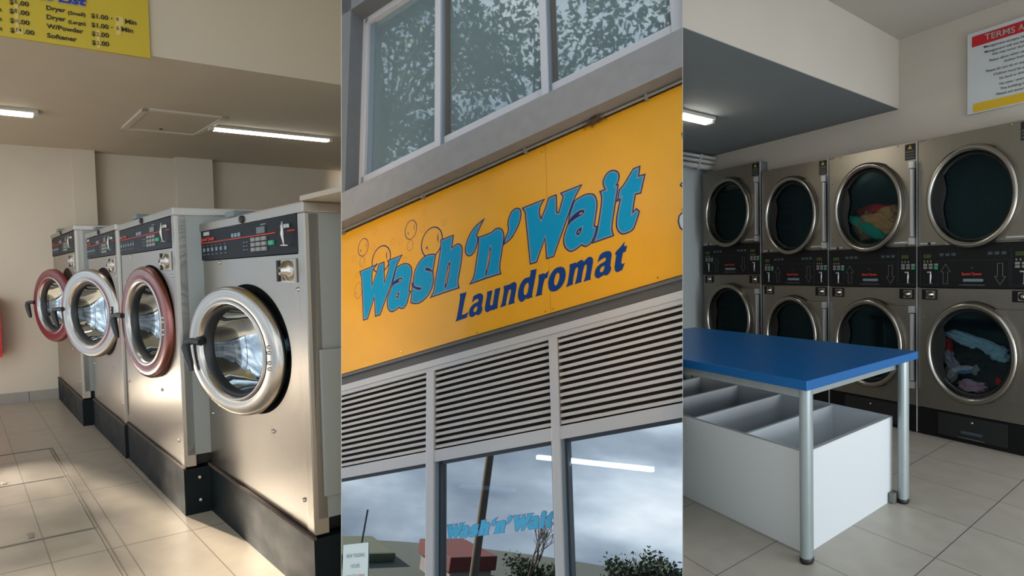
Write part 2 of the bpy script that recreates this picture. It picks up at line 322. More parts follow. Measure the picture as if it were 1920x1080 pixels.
LETTERS=[[[(3.059,1.16),(2.664,1.167),(2.667,1.13),(2.716,1.105),(2.745,1.047),(2.743,0.839),(2.642,1.061),(2.607,1.161),(2.477,1.161),(2.464,0.803),(2.403,0.959),(2.381,1.07),(2.417,1.154),(2.379,1.158),(2.069,1.159),(2.191,1.012),(2.295,0.739),(2.437,0.462),(2.547,0.248),(2.666,0.25),(2.693,0.576),(2.828,0.255),(2.938,0.253),(2.988,0.835),(3.015,1.052)],[],[]],[[(2.218,0.974),(2.099,0.998),(1.99,0.982),(1.918,0.936),(1.872,0.858),(1.865,0.756),(1.899,0.624),(1.92,0.496),(1.879,0.481),(1.927,0.393),(1.961,0.29),(2.031,0.225),(2.094,0.232),(2.136,0.264),(2.211,0.238),(2.293,0.231),(2.359,0.276),(2.397,0.351),(2.405,0.453),(2.38,0.547),(2.321,0.646),(2.287,0.751),(2.252,0.856)],[[(2.298,0.682),(2.259,0.743),(2.15,0.769),(2.077,0.759),(2.08,0.727),(2.148,0.704),(2.239,0.694)],[(2.136,0.524),(2.181,0.513),(2.207,0.47),(2.198,0.446),(2.161,0.441),(2.14,0.48)]],[[(2.158,0.731),(2.113,0.746),(2.094,0.738),(2.121,0.72)],[(2.159,0.502),(2.184,0.49),(2.187,0.468),(2.165,0.466)]]],[[(1.372,0.94),(1.437,0.97),(1.532,0.988),(1.636,0.973),(1.722,0.925),(1.8,0.828),(1.84,0.712),(1.847,0.601),(1.868,0.614),(1.875,0.468),(1.899,0.282),(1.81,0.238),(1.697,0.224),(1.586,0.263),(1.493,0.333),(1.434,0.44),(1.413,0.544),(1.43,0.66),(1.402,0.791)],[[(1.868,0.61),(1.814,0.542),(1.744,0.501),(1.665,0.472),(1.674,0.446),(1.726,0.447),(1.796,0.488),(1.85,0.545)],[(1.599,0.767),(1.556,0.768),(1.504,0.745),(1.427,0.652),(1.487,0.691),(1.581,0.734)]],[]],[[(1.289,1.154),(1.018,1.153),(1.052,0.958),(0.986,0.979),(0.921,0.974),(0.864,0.919),(0.849,0.839),(0.874,0.629),(0.923,0.428),(0.936,0.338),(0.908,0.249),(1.184,0.253),(1.504,0.251),(1.434,0.33),(1.409,0.447),(1.351,0.706),(1.31,0.902),(1.285,1.061)],[[(1.11,0.729),(1.085,0.707),(1.118,0.54),(1.151,0.386),(1.192,0.317),(1.2,0.36),(1.167,0.527),(1.143,0.657)]],[[(1.114,0.689),(1.105,0.672),(1.143,0.493),(1.172,0.379),(1.179,0.408),(1.143,0.574)]]],[[(0.424,1.224),(0.497,1.127),(0.577,0.991),(0.554,0.943),(0.571,0.84),(0.626,0.737),(0.69,0.7),(0.745,0.707),(0.793,0.756),(0.808,0.822),(0.792,0.912),(0.735,1.03),(0.638,1.134),(0.543,1.183)],[],[]],[[(0.558,0.958),(0.321,0.957),(0.252,0.987),(0.184,0.983),(0.125,0.947),(0.089,0.875),(0.083,0.788),(0.108,0.651),(0.157,0.419),(0.163,0.33),(0.143,0.246),(0.416,0.255),(0.733,0.251),(0.662,0.334),(0.638,0.406),(0.588,0.658),(0.555,0.835)],[[(0.336,0.731),(0.325,0.708),(0.359,0.481),(0.399,0.349),(0.427,0.291),(0.43,0.331),(0.39,0.49),(0.361,0.64)]],[[(0.341,0.68),(0.337,0.665),(0.374,0.486),(0.403,0.376),(0.406,0.403),(0.373,0.564)]]],[[(0.1,0.678),(0.084,0.761),(0.014,0.883),(0.024,0.966),(0.011,1.054),(-0.044,1.154),(-0.103,1.186),(-0.162,1.178),(-0.212,1.134),(-0.224,1.051),(-0.192,0.931),(-0.116,0.813),(-0.027,0.725)],[],[]],[[(-0.228,1.151),(-0.63,1.152),(-0.543,1.045),(-0.539,0.924),(-0.552,0.888),(-0.619,1.012),(-0.682,1.15),(-0.816,1.152),(-0.817,0.878),(-0.833,0.872),(-0.901,1.051),(-0.908,1.073),(-0.867,1.149),(-1.227,1.15),(-1.147,1.048),(-1.076,0.936),(-0.989,0.754),(-0.902,0.572),(-0.738,0.234),(-0.613,0.239),(-0.6,0.534),(-0.462,0.239),(-0.343,0.24),(-0.307,0.708),(-0.285,0.974),(-0.28,1.054)],[],[]],[[(-1.083,0.952),(-1.17,0.977),(-1.274,0.986),(-1.338,0.969),(-1.394,0.938),(-1.429,0.87),(-1.441,0.779),(-1.426,0.675),(-1.383,0.48),(-1.421,0.463),(-1.397,0.371),(-1.328,0.255),(-1.276,0.229),(-1.225,0.222),(-1.173,0.263),(-1.085,0.229),(-1.007,0.223),(-0.943,0.268),(-0.9,0.349),(-0.892,0.426),(-0.914,0.531),(-0.972,0.648),(-1.003,0.774),(-1.047,0.871)],[[(-0.978,0.633),(-1.027,0.716),(-1.108,0.762),(-1.187,0.778),(-1.238,0.754),(-1.237,0.729),(-1.184,0.699),(-1.092,0.681)],[(-1.189,0.525),(-1.143,0.515),(-1.102,0.48),(-1.101,0.444),(-1.133,0.427),(-1.173,0.468)]],[[(-1.145,0.718),(-1.185,0.741),(-1.211,0.736),(-1.197,0.719)],[(-1.155,0.487),(-1.142,0.485),(-1.124,0.463),(-1.131,0.456),(-1.15,0.47)]]],[[(-1.469,0.952),(-1.551,0.948),(-1.526,1.031),(-1.54,1.1),(-1.587,1.162),(-1.651,1.187),(-1.712,1.171),(-1.765,1.124),(-1.783,1.055),(-1.771,1.0),(-1.743,0.951),(-1.764,0.95),(-1.736,0.818),(-1.696,0.64),(-1.647,0.417),(-1.639,0.337),(-1.659,0.241),(-1.321,0.238),(-1.375,0.317),(-1.404,0.392),(-1.46,0.627),(-1.494,0.81),(-1.491,0.884)],[],[]],[[(-2.083,1.09),(-2.057,0.956),(-2.147,0.95),(-2.068,0.695),(-1.994,0.705),(-1.971,0.612),(-1.946,0.491),(-1.991,0.522),(-2.038,0.459),(-1.943,0.246),(-1.876,0.216),(-1.781,0.218),(-1.724,0.267),(-1.692,0.343),(-1.69,0.426),(-1.716,0.561),(-1.761,0.713),(-1.711,0.701),(-1.74,0.781),(-1.763,0.869),(-1.82,0.908),(-1.898,0.999),(-1.976,1.09)],[],[]]]
SMALL=[[[(0.909,0.156),(0.778,0.15),(0.814,0.046),(0.872,-0.185),(0.805,-0.184),(0.744,-0.167),(0.781,-0.25),(0.995,-0.258),(0.967,-0.202),(0.904,0.089)],[],[]],[[(0.682,-0.046),(0.654,0.048),(0.583,0.065),(0.529,0.061),(0.486,0.029),(0.476,-0.029),(0.504,-0.149),(0.489,-0.189),(0.522,-0.253),(0.57,-0.27),(0.603,-0.246),(0.674,-0.27),(0.723,-0.247),(0.739,-0.187),(0.716,-0.12),(0.65,-0.073),(0.584,-0.063),(0.557,-0.039),(0.573,-0.011),(0.617,-0.013)],[[(0.58,-0.124),(0.629,-0.134),(0.658,-0.172),(0.646,-0.201),(0.608,-0.203),(0.586,-0.164)]],[]],[[(0.405,0.048),(0.304,0.046),(0.355,-0.153),(0.334,-0.185),(0.306,-0.175),(0.262,0.048),(0.165,0.048),(0.208,-0.13),(0.225,-0.255),(0.32,-0.257),(0.33,-0.25),(0.404,-0.268),(0.441,-0.238),(0.448,-0.182),(0.406,-0.012)],[],[]],[[(0.114,0.053),(0.007,0.049),(-0.059,0.064),(-0.095,0.054),(-0.114,0.013),(-0.096,-0.098),(-0.068,-0.205),(-0.072,-0.255),(0.04,-0.256),(0.012,-0.174),(-0.018,-0.049),(-0.001,-0.025),(0.025,-0.046),(0.069,-0.194),(0.075,-0.251),(0.179,-0.256),(0.152,-0.208),(0.107,-0.023)],[],[]],[[(-0.348,0.153),(-0.456,0.147),(-0.417,-0.022),(-0.367,-0.218),(-0.375,-0.25),(-0.277,-0.254),(-0.278,-0.228),(-0.212,-0.271),(-0.168,-0.259),(-0.134,-0.197),(-0.136,-0.109),(-0.179,0.003),(-0.251,0.062),(-0.335,0.059),(-0.354,0.12)],[[(-0.299,-0.014),(-0.253,-0.045),(-0.231,-0.118),(-0.235,-0.172),(-0.264,-0.189),(-0.295,-0.154),(-0.315,-0.071),(-0.313,-0.027)]],[]],[[(-0.481,0.047),(-0.573,0.048),(-0.578,0.03),(-0.652,0.06),(-0.625,-0.036),(-0.581,-0.042),(-0.552,-0.118),(-0.528,-0.224),(-0.534,-0.258),(-0.417,-0.257),(-0.445,-0.2),(-0.482,-0.022)],[],[]],[[(-0.837,0.062),(-0.891,0.026),(-0.913,-0.037),(-0.905,-0.127),(-0.856,-0.215),(-0.779,-0.262),(-0.707,-0.263),(-0.652,-0.226),(-0.631,-0.159),(-0.636,-0.086),(-0.681,0.004),(-0.75,0.059)],[[(-0.793,-0.01),(-0.757,-0.032),(-0.734,-0.096),(-0.729,-0.16),(-0.751,-0.192),(-0.782,-0.166),(-0.81,-0.099),(-0.815,-0.04)]],[]],[[(-0.977,0.05),(-1.072,0.052),(-1.083,0.037),(-1.151,0.062),(-1.189,0.045),(-1.193,0.021),(-1.258,0.065),(-1.306,0.059),(-1.333,0.023),(-1.331,-0.035),(-1.301,-0.153),(-1.284,-0.238),(-1.296,-0.255),(-1.18,-0.258),(-1.208,-0.189),(-1.238,-0.061),(-1.23,-0.022),(-1.205,-0.033),(-1.171,-0.132),(-1.147,-0.251),(-1.044,-0.255),(-1.071,-0.185),(-1.104,-0.048),(-1.093,-0.022),(-1.063,-0.045),(-1.028,-0.163),(-1.014,-0.249),(-0.908,-0.257),(-0.937,-0.201),(-0.978,-0.001)],[],[]],[[(-1.397,-0.051),(-1.435,0.042),(-1.497,0.067),(-1.563,0.06),(-1.603,0.029),(-1.607,-0.021),(-1.58,-0.147),(-1.594,-0.187),(-1.56,-0.248),(-1.517,-0.269),(-1.481,-0.251),(-1.405,-0.274),(-1.359,-0.247),(-1.347,-0.194),(-1.369,-0.128),(-1.433,-0.084),(-1.5,-0.069),(-1.525,-0.04),(-1.512,-0.014),(-1.464,-0.022)],[[(-1.497,-0.124),(-1.449,-0.134),(-1.424,-0.167),(-1.432,-0.197),(-1.465,-0.202),(-1.485,-0.176)]],[]],[[(-1.802,0.122),(-1.789,0.055),(-1.834,0.051),(-1.807,-0.026),(-1.769,-0.027),(-1.738,-0.151),(-1.753,-0.182),(-1.788,-0.171),(-1.744,-0.259),(-1.675,-0.272),(-1.644,-0.242),(-1.638,-0.183),(-1.674,-0.029),(-1.656,-0.028),(-1.667,0.014),(-1.739,0.062)],[],[]]]
BUBBLES=[[[(2.86,1.532),(2.869,1.498),(2.884,1.467),(2.904,1.442),(2.928,1.423),(2.954,1.411),(2.982,1.407),(3.01,1.412),(3.037,1.425),(3.061,1.444),(3.081,1.471),(3.096,1.502),(3.106,1.537),(3.109,1.574),(3.106,1.611),(3.096,1.646),(3.081,1.676),(3.061,1.702),(3.037,1.721),(3.01,1.732),(2.982,1.736),(2.953,1.731),(2.927,1.718),(2.903,1.697),(2.883,1.671),(2.869,1.639),(2.859,1.605),(2.856,1.568)],2],[[(1.779,1.487),(1.79,1.452),(1.806,1.421),(1.827,1.395),(1.852,1.376),(1.879,1.365),(1.908,1.361),(1.937,1.366),(1.964,1.38),(1.989,1.401),(2.009,1.428),(2.024,1.461),(2.033,1.497),(2.035,1.535),(2.031,1.572),(2.021,1.608),(2.005,1.639),(1.983,1.665),(1.958,1.684),(1.93,1.695),(1.901,1.698),(1.872,1.693),(1.844,1.679),(1.82,1.658),(1.801,1.63),(1.786,1.598),(1.777,1.562),(1.775,1.524)],2],[[(2.931,1.29),(2.936,1.271),(2.944,1.254),(2.954,1.24),(2.967,1.23),(2.981,1.223),(2.996,1.221),(3.01,1.223),(3.024,1.23),(3.037,1.24),(3.048,1.254),(3.055,1.271),(3.06,1.29),(3.062,1.31),(3.06,1.33),(3.055,1.348),(3.048,1.365),(3.037,1.379),(3.024,1.39),(3.01,1.396),(2.995,1.398),(2.981,1.396),(2.967,1.389),(2.954,1.379),(2.944,1.365),(2.936,1.348),(2.931,1.329),(2.929,1.309)],1],[[(1.848,1.236),(1.853,1.218),(1.862,1.201),(1.874,1.188),(1.888,1.177),(1.903,1.171),(1.919,1.17),(1.934,1.172),(1.949,1.179),(1.962,1.19),(1.973,1.205),(1.982,1.222),(1.986,1.241),(1.988,1.261),(1.986,1.281),(1.98,1.299),(1.971,1.316),(1.959,1.33),(1.945,1.34),(1.93,1.346),(1.914,1.348),(1.898,1.345),(1.884,1.338),(1.87,1.326),(1.859,1.312),(1.851,1.295),(1.847,1.276),(1.845,1.256)],1],[[(1.247,1.101),(1.266,1.048),(1.294,1.002),(1.33,0.964),(1.373,0.936),(1.421,0.92),(1.47,0.916),(1.52,0.925),(1.567,0.946),(1.609,0.979),(1.643,1.021),(1.669,1.071),(1.684,1.127),(1.688,1.184),(1.68,1.242),(1.661,1.295),(1.632,1.342),(1.595,1.381),(1.551,1.409),(1.502,1.424),(1.452,1.427),(1.402,1.417),(1.356,1.394),(1.315,1.361),(1.281,1.318),(1.257,1.268),(1.243,1.213),(1.24,1.157)],3],[[(2.343,1.158),(2.359,1.108),(2.386,1.064),(2.421,1.028),(2.462,1.002),(2.508,0.986),(2.556,0.983),(2.605,0.991),(2.651,1.011),(2.692,1.041),(2.726,1.081),(2.752,1.129),(2.768,1.181),(2.772,1.235),(2.766,1.289),(2.749,1.34),(2.722,1.385),(2.686,1.421),(2.644,1.447),(2.597,1.462),(2.548,1.465),(2.499,1.456),(2.454,1.435),(2.413,1.403),(2.38,1.363),(2.355,1.316),(2.34,1.264),(2.336,1.211)],3],[[(2.671,1.758),(2.674,1.746),(2.68,1.736),(2.687,1.728),(2.696,1.721),(2.706,1.718),(2.716,1.717),(2.727,1.719),(2.736,1.724),(2.745,1.731),(2.752,1.74),(2.758,1.751),(2.761,1.763),(2.762,1.776),(2.761,1.788),(2.757,1.8),(2.752,1.81),(2.744,1.819),(2.735,1.825),(2.725,1.829),(2.715,1.829),(2.705,1.827),(2.695,1.823),(2.686,1.815),(2.679,1.806),(2.674,1.795),(2.67,1.783),(2.669,1.77)],0],[[(2.703,1.482),(2.707,1.47),(2.712,1.46),(2.719,1.451),(2.727,1.445),(2.736,1.441),(2.745,1.439),(2.755,1.441),(2.764,1.445),(2.772,1.452),(2.779,1.461),(2.784,1.472),(2.787,1.484),(2.788,1.496),(2.787,1.508),(2.784,1.52),(2.778,1.531),(2.772,1.539),(2.763,1.546),(2.754,1.55),(2.745,1.551),(2.735,1.549),(2.726,1.545),(2.718,1.538),(2.711,1.529),(2.706,1.518),(2.703,1.506),(2.702,1.494)],0],[[(2.263,1.434),(2.267,1.423),(2.272,1.413),(2.279,1.404),(2.288,1.398),(2.297,1.395),(2.307,1.394),(2.317,1.396),(2.326,1.4),(2.335,1.407),(2.342,1.416),(2.347,1.426),(2.35,1.438),(2.351,1.45),(2.35,1.462),(2.346,1.474),(2.341,1.484),(2.333,1.492),(2.325,1.498),(2.315,1.502),(2.305,1.503),(2.296,1.501),(2.286,1.496),(2.278,1.49),(2.271,1.481),(2.266,1.47),(2.263,1.458),(2.262,1.446)],0],[[(2.085,1.371),(2.088,1.359),(2.093,1.348),(2.101,1.339),(2.109,1.332),(2.118,1.328),(2.128,1.327),(2.138,1.329),(2.147,1.333),(2.155,1.34),(2.162,1.349),(2.167,1.36),(2.17,1.373),(2.171,1.386),(2.169,1.398),(2.166,1.411),(2.16,1.421),(2.153,1.43),(2.145,1.437),(2.136,1.441),(2.126,1.442),(2.116,1.441),(2.107,1.436),(2.099,1.429),(2.092,1.42),(2.087,1.409),(2.084,1.396),(2.083,1.384)],0],[[(1.583,1.722),(1.587,1.71),(1.593,1.7),(1.6,1.691),(1.609,1.685),(1.618,1.681),(1.628,1.68),(1.638,1.683),(1.648,1.687),(1.656,1.695),(1.663,1.704),(1.668,1.715),(1.671,1.727),(1.672,1.74),(1.67,1.753),(1.667,1.765),(1.661,1.775),(1.654,1.784),(1.645,1.79),(1.635,1.794),(1.625,1.795),(1.615,1.793),(1.606,1.788),(1.597,1.78),(1.591,1.771),(1.586,1.76),(1.583,1.748),(1.582,1.735)],0],[[(1.163,1.399),(1.166,1.387),(1.172,1.377),(1.179,1.369),(1.188,1.363),(1.197,1.359),(1.207,1.358),(1.217,1.36),(1.227,1.365),(1.235,1.372),(1.241,1.381),(1.246,1.392),(1.249,1.403),(1.25,1.416),(1.248,1.428),(1.245,1.44),(1.239,1.45),(1.231,1.458),(1.223,1.464),(1.213,1.468),(1.203,1.469),(1.193,1.467),(1.184,1.462),(1.176,1.455),(1.169,1.446),(1.164,1.435),(1.162,1.423),(1.161,1.411)],0],[[(1.618,1.438),(1.622,1.426),(1.627,1.416),(1.634,1.407),(1.642,1.4),(1.652,1.397),(1.661,1.395),(1.671,1.397),(1.68,1.402),(1.688,1.409),(1.695,1.418),(1.7,1.429),(1.703,1.441),(1.703,1.454),(1.702,1.466),(1.698,1.478),(1.693,1.489),(1.686,1.497),(1.677,1.504),(1.668,1.508),(1.658,1.509),(1.649,1.507),(1.64,1.502),(1.632,1.495),(1.625,1.486),(1.62,1.475),(1.617,1.463),(1.617,1.45)],0],[[(3.157,1.42),(3.16,1.409),(3.165,1.399),(3.172,1.391),(3.181,1.385),(3.19,1.382),(3.2,1.381),(3.21,1.382),(3.219,1.387),(3.228,1.393),(3.235,1.402),(3.24,1.412),(3.244,1.423),(3.245,1.435),(3.243,1.447),(3.24,1.458),(3.235,1.468),(3.228,1.476),(3.219,1.482),(3.21,1.485),(3.2,1.486),(3.19,1.484),(3.18,1.48),(3.172,1.473),(3.165,1.465),(3.16,1.455),(3.157,1.443),(3.155,1.432)],0],[[(3.068,1.096),(3.072,1.085),(3.077,1.075),(3.084,1.067),(3.092,1.061),(3.102,1.057),(3.111,1.056),(3.121,1.058),(3.13,1.062),(3.139,1.068),(3.146,1.077),(3.151,1.087),(3.154,1.098),(3.155,1.109),(3.154,1.121),(3.151,1.132),(3.146,1.142),(3.138,1.15),(3.13,1.156),(3.121,1.159),(3.111,1.16),(3.101,1.159),(3.092,1.154),(3.084,1.148),(3.077,1.14),(3.071,1.13),(3.068,1.119),(3.067,1.107)],0],[[(1.991,1.036),(1.994,1.024),(2.0,1.014),(2.006,1.005),(2.015,0.999),(2.024,0.995),(2.034,0.993),(2.043,0.995),(2.052,0.999),(2.06,1.006),(2.067,1.015),(2.072,1.025),(2.075,1.037),(2.075,1.049),(2.074,1.062),(2.071,1.073),(2.065,1.084),(2.058,1.093),(2.05,1.099),(2.041,1.103),(2.031,1.104),(2.022,1.103),(2.013,1.099),(2.005,1.092),(1.998,1.083),(1.993,1.072),(1.99,1.061),(1.989,1.048)],0],[[(2.986,0.797),(2.992,0.766),(3.002,0.738),(3.016,0.714),(3.032,0.695),(3.05,0.682),(3.069,0.677),(3.089,0.679),(3.107,0.687),(3.124,0.703),(3.138,0.724),(3.149,0.751),(3.155,0.78),(3.158,0.812),(3.156,0.845),(3.15,0.876),(3.139,0.905),(3.126,0.929),(3.109,0.948),(3.091,0.96),(3.072,0.965),(3.052,0.963),(3.034,0.954),(3.017,0.939),(3.003,0.917),(2.993,0.891),(2.986,0.861),(2.984,0.829)],1]]
CUTOFF=[[(-2.651,1.312),(-2.688,1.334),(-2.735,1.216),(-2.689,1.161),(-2.665,1.216)],[(-2.584,0.628),(-2.61,0.647),(-2.643,0.627),(-2.64,0.578),(-2.605,0.583),(-2.586,0.605)],[(-2.584,0.287),(-2.614,0.327),(-2.655,0.312),(-2.649,0.228),(-2.594,0.24)],[(-2.521,0.144),(-2.537,0.217),(-2.574,0.248),(-2.622,0.238),(-2.669,0.136),(-2.658,-0.016),(-2.577,0.004),(-2.539,0.052)]]
PRICES=[('Dryer', 0.494, 2.762, 0.578, 2.765, 0.025), ('(Small)', 0.588, 2.758, 0.668, 2.762, 0.02), ('$1.00', 0.694, 2.762, 0.775, 2.765, 0.026), ('-', 0.788, 2.773, 0.794, 2.774, 0.024), ('8', 0.812, 2.769, 0.825, 2.77, 0.022), ('Min', 0.855, 2.763, 0.911, 2.765, 0.027), ('Dryer', 0.493, 2.711, 0.577, 2.714, 0.026), ('(Large)', 0.588, 2.707, 0.667, 2.711, 0.02), ('$1.00', 0.693, 2.71, 0.774, 2.712, 0.026), ('-', 0.787, 2.721, 0.793, 2.721, 0.024), ('6', 0.811, 2.715, 0.824, 2.716, 0.025), ('Min', 0.836, 2.713, 0.892, 2.714, 0.027), ('W/Powder', 0.491, 2.66, 0.654, 2.662, 0.026), ('$', 0.693, 2.659, 0.71, 2.66, 0.026), ('2', 0.715, 2.661, 0.727, 2.661, 0.023), ('.00', 0.73, 2.66, 0.774, 2.662, 0.027), ('Softener', 0.491, 2.608, 0.624, 2.61, 0.026), ('$', 0.692, 2.607, 0.71, 2.608, 0.027), ('2', 0.715, 2.61, 0.727, 2.611, 0.023), ('.00', 0.73, 2.61, 0.773, 2.611, 0.027), ('$', 0.339, 2.758, 0.356, 2.76, 0.026), ('6', 0.36, 2.764, 0.372, 2.765, 0.025), ('.00', 0.377, 2.76, 0.42, 2.763, 0.025), ('$', 0.337, 2.709, 0.355, 2.71, 0.026), ('8', 0.358, 2.714, 0.37, 2.715, 0.025), ('.00', 0.376, 2.71, 0.42, 2.712, 0.025), ('$', 0.337, 2.658, 0.354, 2.659, 0.026), ('10', 0.358, 2.663, 0.372, 2.664, 0.019), ('.00', 0.375, 2.659, 0.419, 2.66, 0.025), ('$', 0.336, 2.605, 0.354, 2.606, 0.026), ('14', 0.362, 2.614, 0.383, 2.614, 0.022), ('.00', 0.393, 2.609, 0.437, 2.609, 0.025), ('n', 0.291, 2.709, 0.304, 2.709, 0.025), ('n', 0.289, 2.658, 0.303, 2.658, 0.025), ('n', 0.287, 2.607, 0.302, 2.607, 0.025), ('Price List', 0.347, 2.81, 0.678, 2.821, 0.045)]
TAPES=[(0.359, 0.374, 2.629, 2.774), (0.361, 0.39, 2.603, 2.637), (0.81, 0.847, 2.747, 2.797), (0.809, 0.832, 2.689, 2.747), (0.716, 0.731, 2.593, 2.698)]
TERMS=[('TERMS', 1.167, 2.716, 1.01, 2.707, 0.04), ('A', 0.994, 2.711, 0.967, 2.708, 0.039), ('Management accepts N', 1.17, 2.665, 0.967, 2.656, 0.017), ('Management will not be', 1.166, 2.63, 0.966, 2.627, 0.017), ('that may occur duri', 1.128, 2.603, 0.966, 2.599, 0.017), ('Please allow other us', 1.141, 2.565, 0.966, 2.565, 0.017), ('clothes from', 1.065, 2.536, 0.963, 2.536, 0.017), ('Please do not sit or sta', 1.159, 2.501, 0.966, 2.497, 0.017), ('Children must be u', 1.119, 2.467, 0.966, 2.464, 0.017), ('No food or drin', 1.088, 2.431, 0.966, 2.433, 0.017), ('No pets / anim', 1.088, 2.396, 0.965, 2.396, 0.017), ('This building is', 1.085, 2.363, 0.962, 2.364, 0.017), ('Please act accor', 1.103, 2.333, 0.965, 2.332, 0.017)]
# ================================================================ LEFT: washer room
S = LEFT
struct(S, 'floor', MB().box(-.6, 7.6, -1.6, 4.6, -.12, 0), L_tile)
struct(S, 'wall_back', MB().box(7.5, 7.75, -.05, 1.0, 0, 2.6).box(7.48, 7.75, 1.0, 1.19, 0, 2.6).box(7.62, 7.8, 1.19, 1.93, 0, 2.6).box(7.5, 7.8, 1.93, 2.29, 0, 2.6).box(7.62, 7.8, 2.29, 5.4, 0, 2.6), L_wall)
struct(S, 'baseboard_back', MB().box(7.48, 7.505, -.05, .9, 0, .1), L_skirt)
struct(S, 'ceiling', MB().box(4.3, 8.2, -.9, 5.4, 2.6, 2.75), L_ceil)
struct(S, 'wall_bulkhead', MB().box(4.15, 4.3, -2.2, 4.6, 2.6, 3.7), L_ceil)
struct(S, 'ceiling', MB().box(-.6, 4.3, -2.2, 4.0, 3.7, 3.85), L_ceil)

# access cover let into the tiled floor
t = thing(S, 'floor_hatch', (4.4, .3, 0), 'tiled access cover with metal frame and two lifting points let into beige floor', 'hatch')
mb = MB()
for a in ((3.475, 3.49), (4.495, 4.507), (5.295, 5.31)): mb.box(a[0], a[1], -.3, .515, -.002, .0025)
for vv in (.507, .522): mb.box(2.6, 5.31, vv-.0025, vv+.0025, -.002, .003)
mb.build(S, 'frame', mat('hatch frame metal', (104, 98, 90), .5, .4), t)
for uu, vv in ((3.56, .505-.24+.005), (4.58, .225)):
    MB().box(uu-.035, uu+.035, vv-.012, vv+.012, -.002, .003, bev=.001).build(S, 'lifting_socket', mat('socket metal', (128, 120, 110), .4, .6), t)

# ceiling hatch and tubes
t = thing(S, 'ceiling_hatch', (5.8, 1.5, 2.6), 'square white access panel set in the ceiling between two lit tubes', 'hatch')
mb = MB(); h0, h1, g0, g1 = 5.43, 6.26, 1.2, 1.80
for q in ((h0, h1, g0, g0+.045), (h0, h1, g1-.045, g1), (h0, h0+.06, g0, g1), (h1-.06, h1, g0, g1)): mb.box(q[0], q[1], q[2], q[3], 2.585, 2.605, bev=.003)
mb.build(S, 'frame', paint_w, t)
MB().box(h0+.06, h1-.06, g0+.045, g1-.045, 2.592, 2.6).build(S, 'panel', L_ceil, t)
MB().lathe((0, 0, 0), [(0, 0), (.014, .002), (.014, .01)], seg=14, fn=lambda p: (6.1+p[0], 1.47+p[2], 2.585+p[1])).build(S, 'catch', dark_h, t)
def ceiling_tube(S, u, v0, v1, w, lab, k=.06, tm=None):
    t = thing(S, 'fluorescent_light', (u, (v0+v1)/2, w), lab, 'ceiling light')
    MB().box(u-k*1.5, u+k*1.5, v0-.03, v1+.03, w-.025, w, bev=.004).build(S, 'housing', fit_m, t)
    MB().box(u-k, u+k, v0, v1, w-.045, w-.02, bev=.008).build(S, 'diffuser', tm or tube_m, t)
    MB().box(u-k*1.1, u+k*1.1, v0-.035, v0, w-.047, w-.0, bev=.008).box(u-k*1.1, u+k*1.1, v1, v1+.035, w-.047, w, bev=.008).build(S, 'end_cap', fit_m, t)
ceiling_tube(S, 5.80, 1.80, 2.80, 2.6, 'long lit tube on the ceiling right of the square hatch', .03)
ceiling_tube(S, 5.95, -.45, .57, 2.6, 'lit tube on the ceiling at the left edge, beside the hatch', .045)

# price board
t = thing(S, 'price_board', (4.15, .2, 2.58), 'yellow price list board with black lettering hung high on the bulkhead', 'sign')
board = MB().box(4.135, 4.15, -1.0, .975, 2.58, 3.55).build(S, 'board', price_y, t)
PN = {}
def pos_price(e, lift=.004):
    s, v0, w0, v1, w1, cap = e; return (4.135-lift, v0, w0), (0, v1-v0, w1-w0), (0, 0, cap)
for e in PRICES:
    o, x, y = pos_price(e); ttl = e[0] == 'Price List'
    if ttl: put_text(MB(), e[0], o, x, y, bold=.06, shear=.25).build(S, 'title_outline', white_m, t); put_text(MB(), e[0], (o[0]-.002, o[1]+.004, o[2]+.003), (x[0], x[1]*.985, x[2]), y, bold=.035, shear=.25).build(S, 'title', sign_blu, t)
for e in PRICES:
    if e[0] == 'Price List': continue
    o, x, y = pos_price(e); hand = e[0] in ('8', '6', '10', '14', '2'); mb = MB()
    if e[0] == '-': mb.add([(o[0], o[1], o[2]), (o[0], o[1]+x[1], o[2]), (o[0], o[1]+x[1], o[2]+.008), (o[0], o[1], o[2]+.008)], [(0, 1, 2, 3)])
    else: put_text(mb, e[0], o, x, y, bold=(.008 if hand else .028))
    mb.build(S, 'handwritten_figure' if hand else 'lettering', sign_blk, t)
for a0, a1, b0, b1 in TAPES: MB().box(4.132, 4.1345, a0, a1, b0, b1).build(S, 'tape_patch', tape_m, t)

# red cabinet at the left edge
t = thing(S, 'fire_cabinet', (7.5, .1, .5), 'red wall cabinet at the left edge of the washer room', 'cabinet')
MB().box(7.3, 7.5, -.4, .37, .49, 1.07, bev=.01).build(S, 'body', red_box, t)
MB().box(7.285, 7.3, -.37, .345, .52, 1.04, bev=.005).build(S, 'door', red_box, t)

